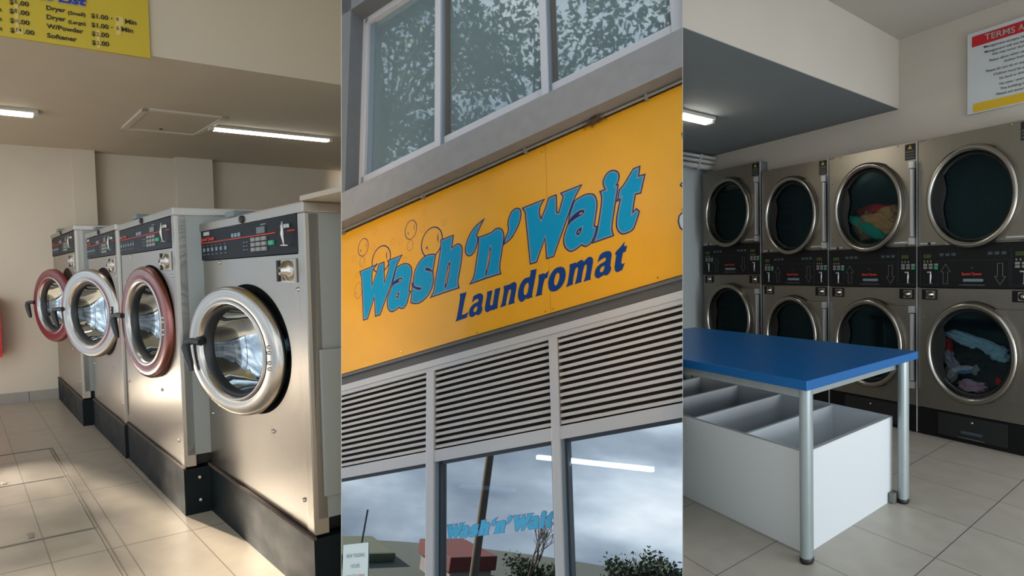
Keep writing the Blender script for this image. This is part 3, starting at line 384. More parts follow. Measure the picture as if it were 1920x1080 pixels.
# ---------------- washers
def washer(u0, u1, v, wk, w1, door, lab, ring_mat, sgn_white, hs=0., prev_top=None, extra=None, uks=0, depth=.62):
    t = thing(S, 'washing_machine', ((u0+u1)/2, v+.3, 0), lab, 'washing machine', 'front loading washers in a row')
    sx = (u1-u0)/1.185; X = lambda u: u0+(u-2.215)*sx; Wp = lambda w: w1-(1.515-w)*(w1-wk)/1.27
    vb = v+depth
    # body: sides, back, top
    MB().box(u0, u0+.02, v+.012, vb, wk+.06, w1-.04).box(u1-.02, u1, v+.012, vb, wk+.06, w1-.04).box(u0, u1, vb-.02, vb, wk+.06, w1-.04).box(u0+.01, u1-.01, v+.02, vb, wk+.06, wk+.08).build(S, 'body', galv, t)
    MB().box(u0-.006, u1+.002, v-.012, vb+.02, w1-.04, w1, bev=.006).build(S, 'top_cover', steel, t)
    MB().box(u0, u0+.06, v-.004, v+.05, wk, w1-.04, bev=.004).build(S, 'corner_post', steel, t)
    du, dv, uc, wc, ru, rw, yaw = door
    wpl = Wp(1.325); hc = uc-.03-.45*yaw; hc = max(hc, u0+.065*sx+ru*.99+.01)
    MB().plate(u0+.062*sx, u1-.004, wk, wpl-.004, v, hc, wc+.012, ru*.99, rw*.99, th=.014).build(S, 'front_panel', steel, t)
    MB().box(u0+.03, u1-.01, v+.03, vb-.05, wk, wk+.06).build(S, 'base_frame', black_p, t)
    # control fascia
    f = MB().box(X(2.27), u1-.01, v-.006, v+.02, wpl, Wp(1.476), bev=.003).build(S, 'control_panel', navy_p, t)
    q = v-.0075
    def rect(mb, a, b, c, d, mi=0, th=.003): mb.box(min(X(a), X(b)), max(X(a), X(b)), q-th, q+.001, min(Wp(c), Wp(d)), max(Wp(c), Wp(d)), mi)
    mb = MB(); rect(mb, 3.385, 2.46, 1.411, 1.415); rect(mb, 2.345, 2.285, 1.411, 1.415); mb.build(S, 'red_stripe', red_pr, f)
    put_text(MB(), 'Speed Queen', (X(3.365), q-.003, Wp(1.424)), (-(.19*sx), 0, 0), (0, 0, .018), bold=.03).build(S, 'maker_lettering', red_pr, f)
    if sgn_white: mb = MB(); rect(mb, 3.33, 3.25, 1.45, 1.468); mb.build(S, 'white_label', white_m, f)
    mb = MB()
    for k in range(3): rect(mb, 2.94-.04*k, 2.915-.04*k, 1.42, 1.438)
    for k in range(6):
        a = 3.345-.062*k; rect(mb, a, a-.02, 1.368, 1.386); rect(mb, a, a-.006, 1.396, 1.399); rect(mb, a, a-.022, 1.352, 1.355)
    for k in range(3):
        for j in range(2): rect(mb, 2.80-.035*j, 2.785-.035*j, 1.355+.017*k, 1.358+.017*k)
    rect(mb, 2.60, 2.55, 1.454, 1.458)
    mb.build(S, 'printed_symbols', grey_o, f)
    for i in range(3):
        for j in range(3): mb = MB(); rect(mb, 2.705-.058*i, 2.665-.058*i, 1.346+.0215*j, 1.362+.0215*j, th=.006); mb.build(S, 'button', grey_b, f)
    mb = MB(); rect(mb, 2.52, 2.475, 1.366, 1.384, th=.006); mb.build(S, 'start_button', green_b, f)
    mb = MB(); rect(mb, 2.645, 2.56, 1.42, 1.447); mb.build(S, 'display', lcd, f)
    mb = MB(); mb.box(X(2.385), X(2.325), q-.012, q, Wp(1.424), Wp(1.44), bev=.003)
    mb.tube([(X(2.345), q-.02, Wp(1.448)), (X(2.33), q-.026, Wp(1.40)), (X(2.335), q-.02, Wp(1.358))], [.003, .008, .003], seg=8)
    mb.tube([(X(2.37), q-.018, Wp(1.359)), (X(2.31), q-.018, Wp(1.356))], .0022, seg=8)
    mb.build(S, 'coin_slide', chrome, f)
    # coin box lock
    lk = MB().box(X(2.44), X(2.29), v-.012, v, Wp(1.212), Wp(1.305), bev=.004).build(S, 'coin_box', steel, t)
    mb = MB(); mb.lathe((X(2.345), v-.012, Wp(1.258)), [(.04, 0), (.038, -.012), (.02, -.016), (.018, -.03), (0, -.032)], k=1.15, seg=28); mb.build(S, 'lock', chrome, lk)
    MB().lathe((X(2.345), v-.045, Wp(1.258)), [(.009, 0), (0, -.001)], seg=14).build(S, 'keyhole', dark_h, lk)
    MB().box(X(2.435), X(2.418), v-.02, v-.011, Wp(1.215), Wp(1.30), bev=.003).build(S, 'lock_bar', dark_h, lk)
    # screws and top clip
    for a, b in ((3.137, 1.308), (3.325, .523), (2.57, .578), (2.302, .36), (3.3, 1.15), (2.29, 1.185)): MB().lathe((X(a), v-.001, Wp(b)), [(.009, 0), (.007, -.005), (0, -.007)], k=1.4, seg=10).build(S, 'screw', chrome, t)
    MB().lathe((X(2.79), v-.013, w1-.022), [(.018, 0), (.016, -.008), (0, -.01)], k=1.3, seg=16).build(S, 'top_lock', dark_h, t)
    MB().box(X(2.98), X(2.87), v-.02, v+.07, w1, w1+.026, bev=.004).build(S, 'top_bracket', mat('bracket grey', (104, 112, 116), .5, .2) if 'bracket grey' not in MATS else MATS['bracket grey'], t)
    # plinth
    kb = MB().box(u0-.01, u1, v-.012+uks, vb, 0, wk-.008)
    kb.build(S, 'plinth', [kick_m], t)
    MB().box(u0-.012, u1+.002, v-.015+uks, v-.002, wk-.012, wk, bev=.002).build(S, 'plinth_edge', rust, t)
    if extra: extra(t)
    # drum behind the opening
    MB().lathe((hc, v+.008, wc+.012), [(rw*.99, 0), (rw*.97, .012), (rw*.80, .02), (rw*.78, .10), (rw*.84, .12)], k=ru/rw).build(S, 'gasket', rubber, t)
    MB().lathe((hc, v+.13, wc+.012), [(rw*.84, 0), (rw*.92, .04), (rw*.92, .36), (rw*.3, .40), (0, .40)], k=ru/rw).build(S, 'drum', drum_m, t)
    # door
    k = ru/rw; vd_ = v-dv; cy, sy = math.cos(yaw), math.sin(yaw)
    def fn(p): d = p[0]-uc; return (uc+d*cy-(p[1]-vd_)*sy*.4, vd_-d*sy+(p[1]-vd_)*cy, p[2])
    prof = [(rw*.70, .07), (rw*.70, .02), (rw*.715, .0), (rw*.74, -.008), (rw*.77, -.004), (rw*.82, -.012), (rw*.93, -.012), (rw*.975, -.008), (rw, .006), (rw, .022), (rw*.975, .03), (rw*.75, .034), (rw*.70, .07)]
    dr = MB().lathe((uc, vd_, wc), prof, k=k, seg=96, fn=fn).build(S, 'door', ring_mat, t)
    MB().lathe((uc, vd_, wc), [(rw*.785, -.0095), (rw*.76, -.014), (rw*.735, -.013), (rw*.70, .004), (rw*.69, .03)], k=k, seg=96, fn=fn).build(S, 'inner_rim', chrome, dr)
    MB().lathe((uc, vd_, wc), [(rw*.70, .008), (rw*.655, .014), (rw*.65, .06), (rw*.69, .07)], k=k, seg=72, fn=fn).build(S, 'rubber_seal', mat('blue black seal', (14, 19, 24), .45) if 'blue black seal' not in MATS else MATS['blue black seal'], dr)
    MB().lathe((uc, vd_, wc), [(rw*.66, .03), (rw*.64, .07), (rw*.60, .11), (rw*.52, .145), (rw*.3, .165), (0, .17)], k=k, seg=72, fn=fn).build(S, 'glass_bowl', w_glass, dr)
    for dw in (.045, .022, -.02, -.045): MB().lathe((uc-ru*.86, vd_-.012, wc+dw), [(.009, 0), (.007, -.006), (0, -.008)], k=1.3, seg=10, fn=fn).build(S, 'hinge_screw', chrome, dr)
    # hinge block and black handle
    a0 = uc-ru*.9; MB().box(a0, a0+.05, v-.02, v+.012, wc-.06, wc+.06, bev=.004).build(S, 'hinge', dark_h, t)
    hu = uc+ru*.94+hs; H = []
    for du_, dvv, dw, r in ((-.04, -.012, .02, .018), (.02, -.03, .022, .017), (.055, -.04, .014, .019), (.062, -.042, -.01, .02), (.05, -.04, -.05, .019), (.035, -.036, -.09, .016), (.025, -.034, -.125, .011)):
        H.append((fn((hu+du_*k*.66, vd_+dvv, wc+dw)), r))
    MB().tube([h[0] for h in H], [h[1] for h in H], seg=12).build(S, 'door_handle', plastic_b, dr)
    return t
def shelf(t):
    MB().box(1.72, 2.215, .985, 1.62, 1.516, 1.535, bev=.004).build(S, 'top_board', mat('beige board', (165, 154, 138), .6), t, label='beige board laid out over the side')
    pl = MB().box(2.19, 2.203, 1.03, 1.6, .40, .96, bev=.003); pl.build(S, 'side_hatch', galv, t)
def kick_bolts(t):
    for a, b in ((.94, .19), (.94, .07)): MB().lathe((0, 0, 0), [(.011, 0), (.008, -.006), (0, -.008)], seg=10, fn=lambda p, a=a, b=b: (3.373+p[1], a+p[0], b+p[2])).build(S, 'plinth_bolt', steel, t)
washer(2.205, 3.40, .998, .252, 1.515, (0, .055, 2.868, .904, .438, .292, .094), 'nearest stainless washer at right, whole silver door with black handle', chrome, True, hs=-.10, extra=shelf)
washer(3.385, 4.68, .88, .25, 1.60, (0, .036, 3.955, .982, .485, .325, .03), 'washer with red reflection tinted into its door, second from the right', red_reflection_ring, False, extra=kick_bolts, uks=.0)
washer(4.69, 5.86, .865, .24, 1.61, (0, .092, 5.32, .981, .498, .333, .20), 'washer with silver door swung ajar over its right neighbour, third from the right', chrome, True)
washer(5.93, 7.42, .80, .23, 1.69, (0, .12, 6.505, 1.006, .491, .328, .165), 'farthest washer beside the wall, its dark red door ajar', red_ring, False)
# ================================================================ RIGHT: dryer room
S = RIGHT; VD = 4.484
struct(S, 'floor', MB().box(-2.2, 3.7, .2, 4.75, -.12, 0), R_tile)
struct(S, 'wall_behind_dryers', MB().box(-.6, .872, 4.615, 4.8, 0, 3.1).box(.872, 3.7, 4.615, 4.8, 2.05, 3.1), R_wall)
struct(S, 'wall_side', MB().box(3.56, 3.7, -.2, 5.05, 0, 3.1), R_side)
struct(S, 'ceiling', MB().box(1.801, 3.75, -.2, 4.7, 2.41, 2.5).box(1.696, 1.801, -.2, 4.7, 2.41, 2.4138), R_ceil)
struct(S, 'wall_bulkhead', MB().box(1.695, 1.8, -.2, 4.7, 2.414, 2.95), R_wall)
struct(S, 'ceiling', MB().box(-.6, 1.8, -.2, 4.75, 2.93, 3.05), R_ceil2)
ceiling_tube(S, 2.6, 2.2, 3.42, 2.41, 'lit tube on the grey ceiling above the dryer room table', .035, tube_b)
for (uu, ww, r, lab) in ((3.42, 2.375, .018, 'thin upper'), (3.44, 2.335, .02, 'middle'), (3.46, 2.285, .03, 'thick lower')):
    t = thing(S, 'wall_pipe', (uu, 4.0, ww), lab+' white pipe running along the side wall under the ceiling', 'pipe')
    MB().tube([(uu, 1.5, ww), (uu, 4.6, ww)], r, seg=14).build(S, 'pipe', pvc, t)
    MB().lathe((uu, 0, 0), [(r*1.35, -.02), (r*1.35, .02)], seg=16, fn=lambda p, uu=uu, ww=ww: (p[0], 4.35+p[1], ww+p[2])).build(S, 'coupling', pvc, t)

def dryer(u0, u1, dw, lab, dials, ku=1., up=True):
    t = thing(S, 'stacked_dryer', ((u0+u1)/2, VD+.05, 0), lab, 'dryer', 'stacked dryers along the wall')
    sx = (u1-u0)/.646; X = lambda u: u0+(u-1.524)*sx
    v = VD; w1 = 2.12+dw; mb = MB()
    mb.box(u0, u0+.014, v+.012, 4.61, .0, w1-.004).box(u1-.014, u1, v+.012, 4.61, .0, w1-.004).box(u0, u0+.014, 4.61, 5.0, .0, 2.04).box(u1-.014, u1, 4.61, 5.0, .0, 2.04).box(u0, u1, 4.98, 5.0, 0, 2.04).box(u0, u1, 4.62, 5.0, 2.026, 2.04).box(u0, u1, v+.012, 4.61, w1-.014, w1-.002)
    cab = mb.build(S, 'cabinet', galv, t)
    # black lower drawer zone
    k = MB().box(u0+.004, u1-.004, v-.002, v+.02, .005+dw*0, .195+dw, bev=.002).build(S, 'kick_plate', kick_b, t)
    d = MB().box(X(1.655), X(2.04), v-.012, v-.002, .03, .185+dw, bev=.003).build(S, 'lint_drawer', mat('lint drawer black', (26, 27, 28), .4) if 'lint drawer black' not in MATS else MATS['lint drawer black'], t)
    MB().box(X(1.785), X(1.905), v-.016, v-.011, .066, .088, bev=.008).build(S, 'drawer_grip', mat('slate grip', (62, 74, 82), .4) if 'slate grip' not in MATS else MATS['slate grip'], d)
    MB().lathe((X(1.845), v-.013, .15), [(.008, 0), (.005, -.004), (0, -.004)], seg=12).build(S, 'drawer_lock', chrome, d)
    put_text(MB(), 'LINT COMPARTMENT MUST BE CLEANED DAILY', (X(1.92), v-.0135, .036), (-.145*sx, 0, 0), (0, 0, .005), bold=0).build(S, 'drawer_lettering', white_m, d)
    ring_h = []
    for lvl, (a, b, wc) in enumerate(((.2+dw, 1.062+dw, .628+dw), (1.362+dw, w1, 1.674+dw))):
        uc = X(1.846); ru = .252*sx; rw = .345
        MB().plate(u0+.004, u1-.004, a, b-.003, v, uc+.01, wc, ru*.88, rw*.88, th=.012).build(S, 'front_panel', steel_d, t)
        MB().lathe((uc+.01, v+.0, wc), [(rw*.88, 0), (rw*.86, .02), (rw*.86, .04)], k=ru/rw).build(S, 'drum_collar', rubber, t)
        MB().lathe((uc+.01, v+.035, wc), [(rw*.86, 0), (rw*.95, .005), (rw*.95, .36), (0, .37)], k=ru/rw, seg=48).build(S, 'drum', drum_d, t, clip=True)
        # door: skirt plate to the hinge side, thick chromed ring, tinted pane
        skt = .30; n = 20; arc = [(uc+ru*.93*math.cos(th), wc+rw*.93*math.sin(th)) for th in [math.pi+ (math.pi*.5-1.02)+ (2.04*i/n) - math.pi*.5 + math.pi*0 for i in range(n+1)]]
        arc = [(uc-ru*.9*math.cos(x_), wc+rw*.9*math.sin(x_)) for x_ in [1.0-2.0*i/n for i in range(n+1)]]
        poly = [(X(1.556), wc+skt)]+[(p[0], p[1]) for p in [(uc-ru*.5, wc+skt)]+arc[:]+[(uc-ru*.5, wc-skt)]]+[(X(1.556), wc-skt)]
        MB().prism(poly, v-.03, v-.012, 1)
        dr = MB().lathe((uc, v-.03, wc), [(rw*.83, .03), (rw*.845, .0), (rw*.86, -.03), (rw*.885, -.046), (rw*.93, -.053), (rw*.97, -.05), (rw*.992, -.038), (rw, -.02), (rw*.99, .028), (rw*.9, .03)], k=ru/rw, seg=96).build(S, 'door', chrome_d, t)
        MB().lathe((uc, v-.03, wc), [(rw*.995, .018), (rw*1.012, .022), (rw*1.01, .034), (rw*.98, .034)], k=ru/rw, seg=96).build(S, 'door_gasket', rubber, dr)
        MB().prism(poly, v-.03, v-.014, 1).build(S, 'door_skirt', steel_d, dr)
        rg = [(rw*.84, .006), (rw*.82, .008), (rw*.80, .014), (rw*.79, .024), (rw*.83, .03)]
        MB().lathe((uc, v-.03, wc), rg, k=ru/rw, seg=96).build(S, 'pane_seal', rubber, dr)
        cres = [(uc+ru*.845*math.cos(a), wc+rw*.845*math.sin(a)) for a in [-.72+1.44*i/16 for i in range(17)]]+[(uc+ru*(.60+.035*math.cos(i/16*9.4)), wc+rw*.56*(1-2*i/16)) for i in range(17)]
        MB().prism(cres, v-.026, v-.022, 1).build(S, 'latch_shield', rubber, dr)
        MB().lathe((uc, v-.012, wc), [(rw*.80, 0), (rw*.6, -.002), (rw*.3, -.003), (0, -.003)], k=ru/rw, seg=72).build(S, 'door_glass', d_glass, dr)
        MB().box(X(1.536), X(1.555), v-.05, v-.012, wc-.245, wc+.245, bev=.006).build(S, 'hinge_bar', silver, dr)
        for ws_ in (.25, -.30): MB().box(X(1.533), X(1.568), v-.042, v-.004, wc+ws_, wc+ws_+.05, bev=.004).build(S, 'hinge_bracket', silver, dr)
    # black drawer-like kidney latch mount inside left of door ring: seen as dark crescent
    w0c = 1.064+dw
    cp = MB().box(u0+.004, u1-.004, v-.012, v+.02, w0c, w0c+.294, bev=.003).build(S, 'control_panel', black_p, t)
    q = v-.0125; Wz = lambda w: w+dw
    for (l0, l1) in ((2.047, 2.150), (1.534, 1.644)):
        hi = MB()
        for r_ in ((X(l0), X(l1), 1.084, 1.0855), (X(l1)-.0015, X(l1), 1.084, 1.33)): hi.box(r_[0], r_[1], q-.002, q, Wz(r_[2]), Wz(r_[3]))
        hi.build(S, 'module_edge', mat('dark blue edging', (52, 60, 68), .4) if 'dark blue edging' not in MATS else MATS['dark blue edging'], cp)
        c0 = l1-.022
        MB().box(X(c0-.046), X(c0), q-.003, q, Wz(1.273), Wz(1.30)).build(S, 'display', lcd_g if dials else lcd, cp)
        mb = MB()
        for i in range(3):
            for j in range(2):
                if i == 2 and j == 0: continue
                a = c0+.002-.033*i; MB().box(X(a-.024), X(a), q-.004, q, Wz(1.196+.021*j), Wz(1.213+.021*j), bev=.003).build(S, 'button', grey_b, cp)
        for i in range(3): mb.box(X(c0-.008-.02*i), X(c0-.001-.02*i), q-.002, q, Wz(1.242), Wz(1.256))
        mb.build(S, 'printed_legend', grey_b, cp)
        a = c0+.002-.066; MB().box(X(a-.022), X(a), q-.005, q, Wz(1.193), Wz(1.213), bev=.003).build(S, 'start_button', green_b, cp)
        mb = MB().box(X(c0-.042), X(c0-.022), q-.008, q, Wz(1.168), Wz(1.178), bev=.003)
        mb.tube([(X(c0-.046), q-.012, Wz(1.178)), (X(c0-.048), q-.018, Wz(1.145)), (X(c0-.044), q-.012, Wz(1.095))], [.003, .006, .003], seg=8)
        mb.tube([(X(c0-.036), q-.01, Wz(1.096)), (X(c0-.056), q-.01, Wz(1.095))], .002, seg=6).build(S, 'coin_slide', silver, cp)
    mb = MB()   # middle cover outlines, arrows
    def ln(a, b, w=.0011):
        (ua, wa), (ub, wb) = a, b; dx, dy = ub-ua, wb-wa; L_ = math.hypot(dx, dy) or 1; nx, ny = -dy/L_*w/2, dx/L_*w/2
        mb.add([(ua+nx, q-.0012, Wz(wa+ny)), (ub+nx, q-.0012, Wz(wb+ny)), (ub-nx, q-.0012, Wz(wb-ny)), (ua-nx, q-.0012, Wz(wa-ny))], [(0, 1, 2, 3)])
    for c, sgn in ((1.996, 1), (1.698, -1)):
        m0 = 1.159; P = [(0, .071), (.028, .016), (.0135, .016), (.0135, -.068), (-.0135, -.068), (-.0135, .016), (-.028, .016)]
        P = [(X(c+a), m0+sgn*b) for a, b in P]
        for i in range(7): ln(P[i], P[(i+1) % 7])
    mb.build(S, 'printed_arrow', white_m, cp)
    mb = MB(); ln((X(2.042), 1.252), (X(1.653), 1.252)); ln((X(2.042), 1.252), (X(2.042), 1.075)); ln((X(1.653), 1.252), (X(1.653), 1.075)); mb.build(S, 'cover_joint', MATS['dark blue edging'], cp)
    mb = MB()
    for c in (2.02, 1.985, 1.95, 1.75, 1.715, 1.68):
        for r_ in ((-.011, .011, 1.285, 1.2862), (-.011, .011, 1.303, 1.3042), (-.011, -.010, 1.285, 1.304), (.010, .011, 1.285, 1.304), (-.006, .005, 1.291, 1.297)):
            mb.box(X(c+r_[0]), X(c+r_[1]), q-.0015, q, Wz(r_[2]), Wz(r_[3]))
    mb.build(S, 'printed_symbols', grey_o, cp)
    put_text(MB(), 'Speed Queen', (X(1.903), q-.002, Wz(1.152)), (-.11*sx, 0, 0), (0, 0, .017), bold=.035).build(S, 'maker_lettering', red_pr, cp)
    put_text(MB(), 'LINT COMPARTMENT MUST BE CLEANED DAILY', (X(1.918), q-.002, Wz(1.083)), (-.143*sx, 0, 0), (0, 0, .005), bold=0).build(S, 'small_lettering', white_m, cp)
    MB().box(X(1.785), X(1.895), q-.006, q+.002, Wz(1.106), Wz(1.128), bev=.009).build(S, 'pull_grip', mat('grey grip', (112, 126, 132), .35) if 'grey grip' not in MATS else MATS['grey grip'], cp)
    MB().lathe((X(1.852), q, Wz(1.2)), [(.009, 0), (.006, -.004), (0, -.004)], seg=12).build(S, 'cover_lock', rubber, cp)
    for a, b in ((2.05, 2.142), (1.544, 1.639)):
        bx = MB().box(X(a), X(b), v-.01, v, Wz(.978), Wz(1.051), bev=.003).build(S, 'coin_box', black_p, t)
        cx = X((a+b)/2-.008)
        MB().box(cx-.03, cx+.026, v-.013, v-.009, Wz(.986), Wz(1.043), bev=.002).build(S, 'lock_plate', steel, bx)
        MB().lathe((cx, v-.013, Wz(1.015)), [(.024, 0), (.022, -.01), (.013, -.014), (.011, -.024), (0, -.025)], seg=28).build(S, 'lock', chrome, bx)
    for a, b in ((2.097, 1.383), (1.592, 1.385)): MB().lathe((X(a), v-.001, Wz(b-.008)), [(.010, 0), (.009, -.007), (0, -.009)], seg=14).build(S, 'rubber_stop', rubber, t)
    for a, b in ((2.073, 2.105), (1.65, 2.105), (2.14, 1.9), (2.14, 1.45), (2.13, .85)): MB().lathe((X(a), v-.001, Wz(b)), [(.006, 0), (.004, -.004), (0, -.005)], seg=8).build(S, 'screw', chrome, t)
    wl = MB().box(X(1.537), X(1.603), v-.003, v, Wz(1.991), Wz(2.106)).build(S, 'warning_label', mat('black label', (14, 14, 14), .5) if 'black label' not in MATS else MATS['black label'], t)
    c = X(1.57); MB().prism([(c-.013, Wz(2.07)), (c+.013, Wz(2.07)), (c, Wz(2.097))], v-.0045, v-.003, 1).build(S, 'warning_triangle', yellow_pr, wl)
    mb = MB().box(c-.0012, c+.0012, v-.0055, v-.0045, Wz(2.078), Wz(2.089)); mb.build(S, 'triangle_mark', MATS['black label'], wl)
    mb = MB(); rnd = random.Random(3)
    for i in range(10):
        if i in (3, 6): continue
        ww = Wz(2.055-.006*i); l_ = .024+.006*rnd.random(); mb.box(c-l_, c+.028, v-.0042, v-.003, ww, ww+.002)
    mb.build(S, 'label_text_lines', grey_b, wl)
    MB().box(X(2.125), X(2.16), v-.002, v, Wz(2.105), Wz(2.111)).box(X(2.0), X(2.035), v-.002, v, Wz(1.053), Wz(1.058)).build(S, 'brown_sticker', brown_pr, t)
    MB().box(X(2.06), X(2.155), v-.003, v, Wz(1.372), Wz(1.383), bev=.002).box(X(1.575), X(1.665), v-.036, v-.029, Wz(1.386), Wz(1.398), bev=.002).build(S, 'door_pull_strip', silver, t)
    # divider trim at the right edge
    MB().box(u0-.002, u0+.004, v-.006, v+.01, .01, w1, bev=.001).build(S, 'edge_trim', alu, t)
    return X
X1 = dryer(.879, 1.523, 0, 'stacked dryer at the right edge, mixed laundry in its lower drum', True)
X2 = dryer(1.526, 2.169, 0, 'stacked dryer holding tan, teal and red laundry in its upper drum', True)
X3 = dryer(2.172, 2.80, .005, 'empty stacked dryer between the loaded one and the taller one', True)
X4 = dryer(2.812, 3.50, .105, 'taller empty stacked dryer standing farthest left against the side wall', True)
t = MB().lathe((1.338, VD-.001, 1.378), [(.02, 0), (.02, -.002), (0, -.0025)], k=.75, seg=24, mis=[0, 0]).build(S, 'round_sticker', [mat('round sticker white', (190, 190, 186), .5)], label='small round sticker under the upper door of the right edge dryer', cat='sticker')
t2 = MB().box(1.33, 1.345, VD-.0045, VD-.0032, 1.373, 1.382).build(S, 'sticker_print', [terms_r], t)

# terms board
t = thing(S, 'terms_board', (1.0, 4.6, 2.25), 'white terms sign with red top band and yellow bottom band above the dryers', 'sign')
MB().box(.80, 1.262, 4.59, 4.613, 2.247, 2.79, bev=.002).build(S, 'board', terms_w, t)
MB().box(.80, 1.236, 4.588, 4.59, 2.694, 2.764).build(S, 'red_band', terms_r, t)
MB().box(.80, 1.228, 4.588, 4.59, 2.255, 2.312).build(S, 'yellow_band', terms_y, t)
for s_, a0, b0, a1, b1, cap in TERMS:
    big = cap > .03; mb = MB(); put_text(mb, s_, (a0, 4.586, b0), (a1-a0, 0, b1-b0), (0, 0, cap*(1 if big else .95)), bold=.012 if big else .008); mb.build(S, 'title_word' if big else 'lettering', white_m if big else sign_blk, t)

# table
t = thing(S, 'folding_table', (1.8, 2.65, 0), 'blue topped laundry table on round grey metal legs', 'table')
MB().box(1.098, 2.62, 2.085, 3.24, .741, .782, mi=0, bev=.004).build(S, 'tabletop', blue_t, t)
mb = MB()
for a in (1.15, 2.535): mb.box(a, a+.03, 2.16, 3.17, .695, .741, bev=.003)
for b in (2.14, 3.14): mb.box(1.15, 2.56, b, b+.035, .695, .741, bev=.003)
mb.build(S, 'frame', leg_m, t)
for a, b in ((1.144, 2.165), (1.128, 3.128), (2.53, 2.165), (2.53, 3.128)):
    lg = MB().lathe((0, 0, 0), [(.031, 0.02), (.031, .741)], seg=28, k=1, fn=lambda p, a=a, b=b: (a+p[0]*.75, b+p[2]*1.2, p[1])).build(S, 'leg', leg_m, t)
    MB().lathe((0, 0, 0), [(0, 0), (.03, 0), (.033, .006), (.033, .022), (.029, .026)], seg=28, fn=lambda p, a=a, b=b: (a+p[0]*.75, b+p[2]*1.2, p[1])).build(S, 'foot', rubber, lg)
MB().box(1.145, 1.168, 3.05, 3.11, .004, .055, bev=.003).build(S, 'floor_bracket', mat('bracket steel', (120, 122, 118), .5, .5), t)

# white divided box under the table
t = thing(S, 'sorting_box', (1.8, 2.65, 0), 'white open storage box divided into compartments under the blue table', 'box')
hb = .445; u_r, u_l, vf, vk = 1.172, 2.86, 2.215, 3.11; th = .016
MB().box(u_r, u_l, vf, vf+th, 0, hb, bev=.001).build(S, 'front_board', white_l, t)
MB().box(u_r, u_l, vk-th, vk, 0, hb, bev=.001).build(S, 'back_board', white_l, t)
MB().box(u_r, u_r+th, vf+th, vk-th, 0, hb, bev=.001).build(S, 'end_board', white_l, t)
MB().box(u_l-th, u_l, vf+th, vk-th, 0, hb, bev=.001).build(S, 'end_board', white_l, t)
MB().box(u_r+th, u_l-th, vf+th, vk-th, .01, .03).build(S, 'bottom_board', white_l, t)
for a in (1.478, 1.80, 2.12, 2.442): MB().box(a, a+th, vf+th, vk-th, .03, hb-.003, bev=.001).build(S, 'divider', white_l, t)
mb = MB().box(u_r-.001, u_l, vf-.001, vf+.003, hb-.002, hb+.002).box(u_r-.001, u_r+.003, vf, vk, hb-.002, hb+.002)
mb.build(S, 'edge_band', edge_g, t)

# laundry
def garment(c, R_, m, lab, cat, seed, freq=9, amp=.35, group=None, yaw=0., tilt=0.):
    from mathutils import noise as N_
    bm = bmesh.new(); bmesh.ops.create_icosphere(bm, subdivisions=5, radius=1); mb = MB(); vs = []
    for v in bm.verts:
        p = v.co.copy(); q = p*1.6+Vector((seed*3.1, seed*1.7, seed))
        n1 = N_.noise(q); rid = 1-abs(N_.noise(q*2.1+Vector((5, 1, 2))))*2; n3 = 1-abs(N_.noise(q*4.5))*2
        f = 1+amp*(n1*.9+rid*.35+n3*.12-.2); p = Vector((p.x*R_[0], p.y*R_[1], p.z*R_[2]))*f
        x = p.x*math.cos(tilt)-p.z*math.sin(tilt); z = p.x*math.sin(tilt)+p.z*math.cos(tilt)
        vs.append((c[0]+x, c[1]+p.y, c[2]+z))
    bm.verts.index_update(); mb.add(vs, [[v.index for v in f.verts] for f in bm.faces], 0, True); bm.free()
    return mb.build(S, cat.replace(' ', '_'), m, label=lab, cat=cat, group=group)
def cloth(n, c, r=.9): return mat(n, c, r, noise=.12, nscale=(25, 25, 25), bump=.2)
c_tan = cloth('tan cloth', (196, 148, 96)); c_teal = cloth('teal cloth', (12, 156, 136)); c_red = cloth('crimson cloth', (170, 22, 38))
V0 = VD+.08
garment((1.80, V0+.03, 1.555), (.15, .08, .11), c_tan, 'crumpled tan garment in the upper drum of the loaded dryer', 'garment', 1, amp=.5)
garment((1.925, V0+.02, 1.54), (.075, .07, .09), cloth('brown tan cloth', (140, 104, 74)), 'brown garment fold at left of the tan laundry in the upper drum', 'garment', 2, amp=.5)
garment((1.89, V0-.04, 1.53), (.155, .03, .038), c_teal, 'teal garment lying diagonally across the tan laundry', 'garment', 3, amp=.35, tilt=.62)
garment((1.86, V0+.10, 1.66), (.17, .06, .05), c_red, 'red garment behind the tan laundry in the upper drum', 'garment', 4, amp=.5)
garment((1.37, V0, .625), (.035, .05, .075), cloth('bright red cloth', (196, 18, 26)), 'bright red garment at the left of the lower laundry pile', 'garment', 5, amp=.4)
garment((1.20, V0, .68), (.17, .05, .04), cloth('light blue cloth', (140, 184, 204)), 'light blue garment draped over the top of the lower laundry pile', 'garment', 6, amp=.6, tilt=-.28+.6)
garment((1.085, V0-.01, .63), (.06, .05, .045), MATS['light blue cloth'], 'light blue sleeve hanging at the right of the lower laundry pile', 'garment', 7, amp=.5, tilt=.3)
c_blk = cloth('black cloth', (26, 30, 30))
garment((1.17, V0+.02, .545), (.16, .07, .11), c_blk, 'large black garment in the middle of the lower laundry pile', 'garment', 8, amp=.55)
garment((1.10, V0, .47), (.11, .06, .08), cloth('charcoal cloth', (38, 42, 40)), 'charcoal garment at the lower right of the laundry pile', 'garment', 9, amp=.5)
garment((1.345, V0-.02, .56), (.035, .04, .11), cloth('pale lilac cloth', (150, 148, 164)), 'pale grey garment at the left side of the lower laundry pile', 'garment', 10, amp=.6, tilt=-.5)
garment((1.335, V0-.01, .46), (.035, .04, .08), cloth('beige grey cloth', (160, 152, 146)), 'beige grey garment low at the left of the laundry pile', 'garment', 11, amp=.6, tilt=.4)
garment((1.265, V0-.045, .505), (.06, .02, .022), cloth('white striped cloth', (186, 192, 204)), 'white and blue striped garment strip over the black laundry', 'garment', 12, amp=.5, tilt=-.25)
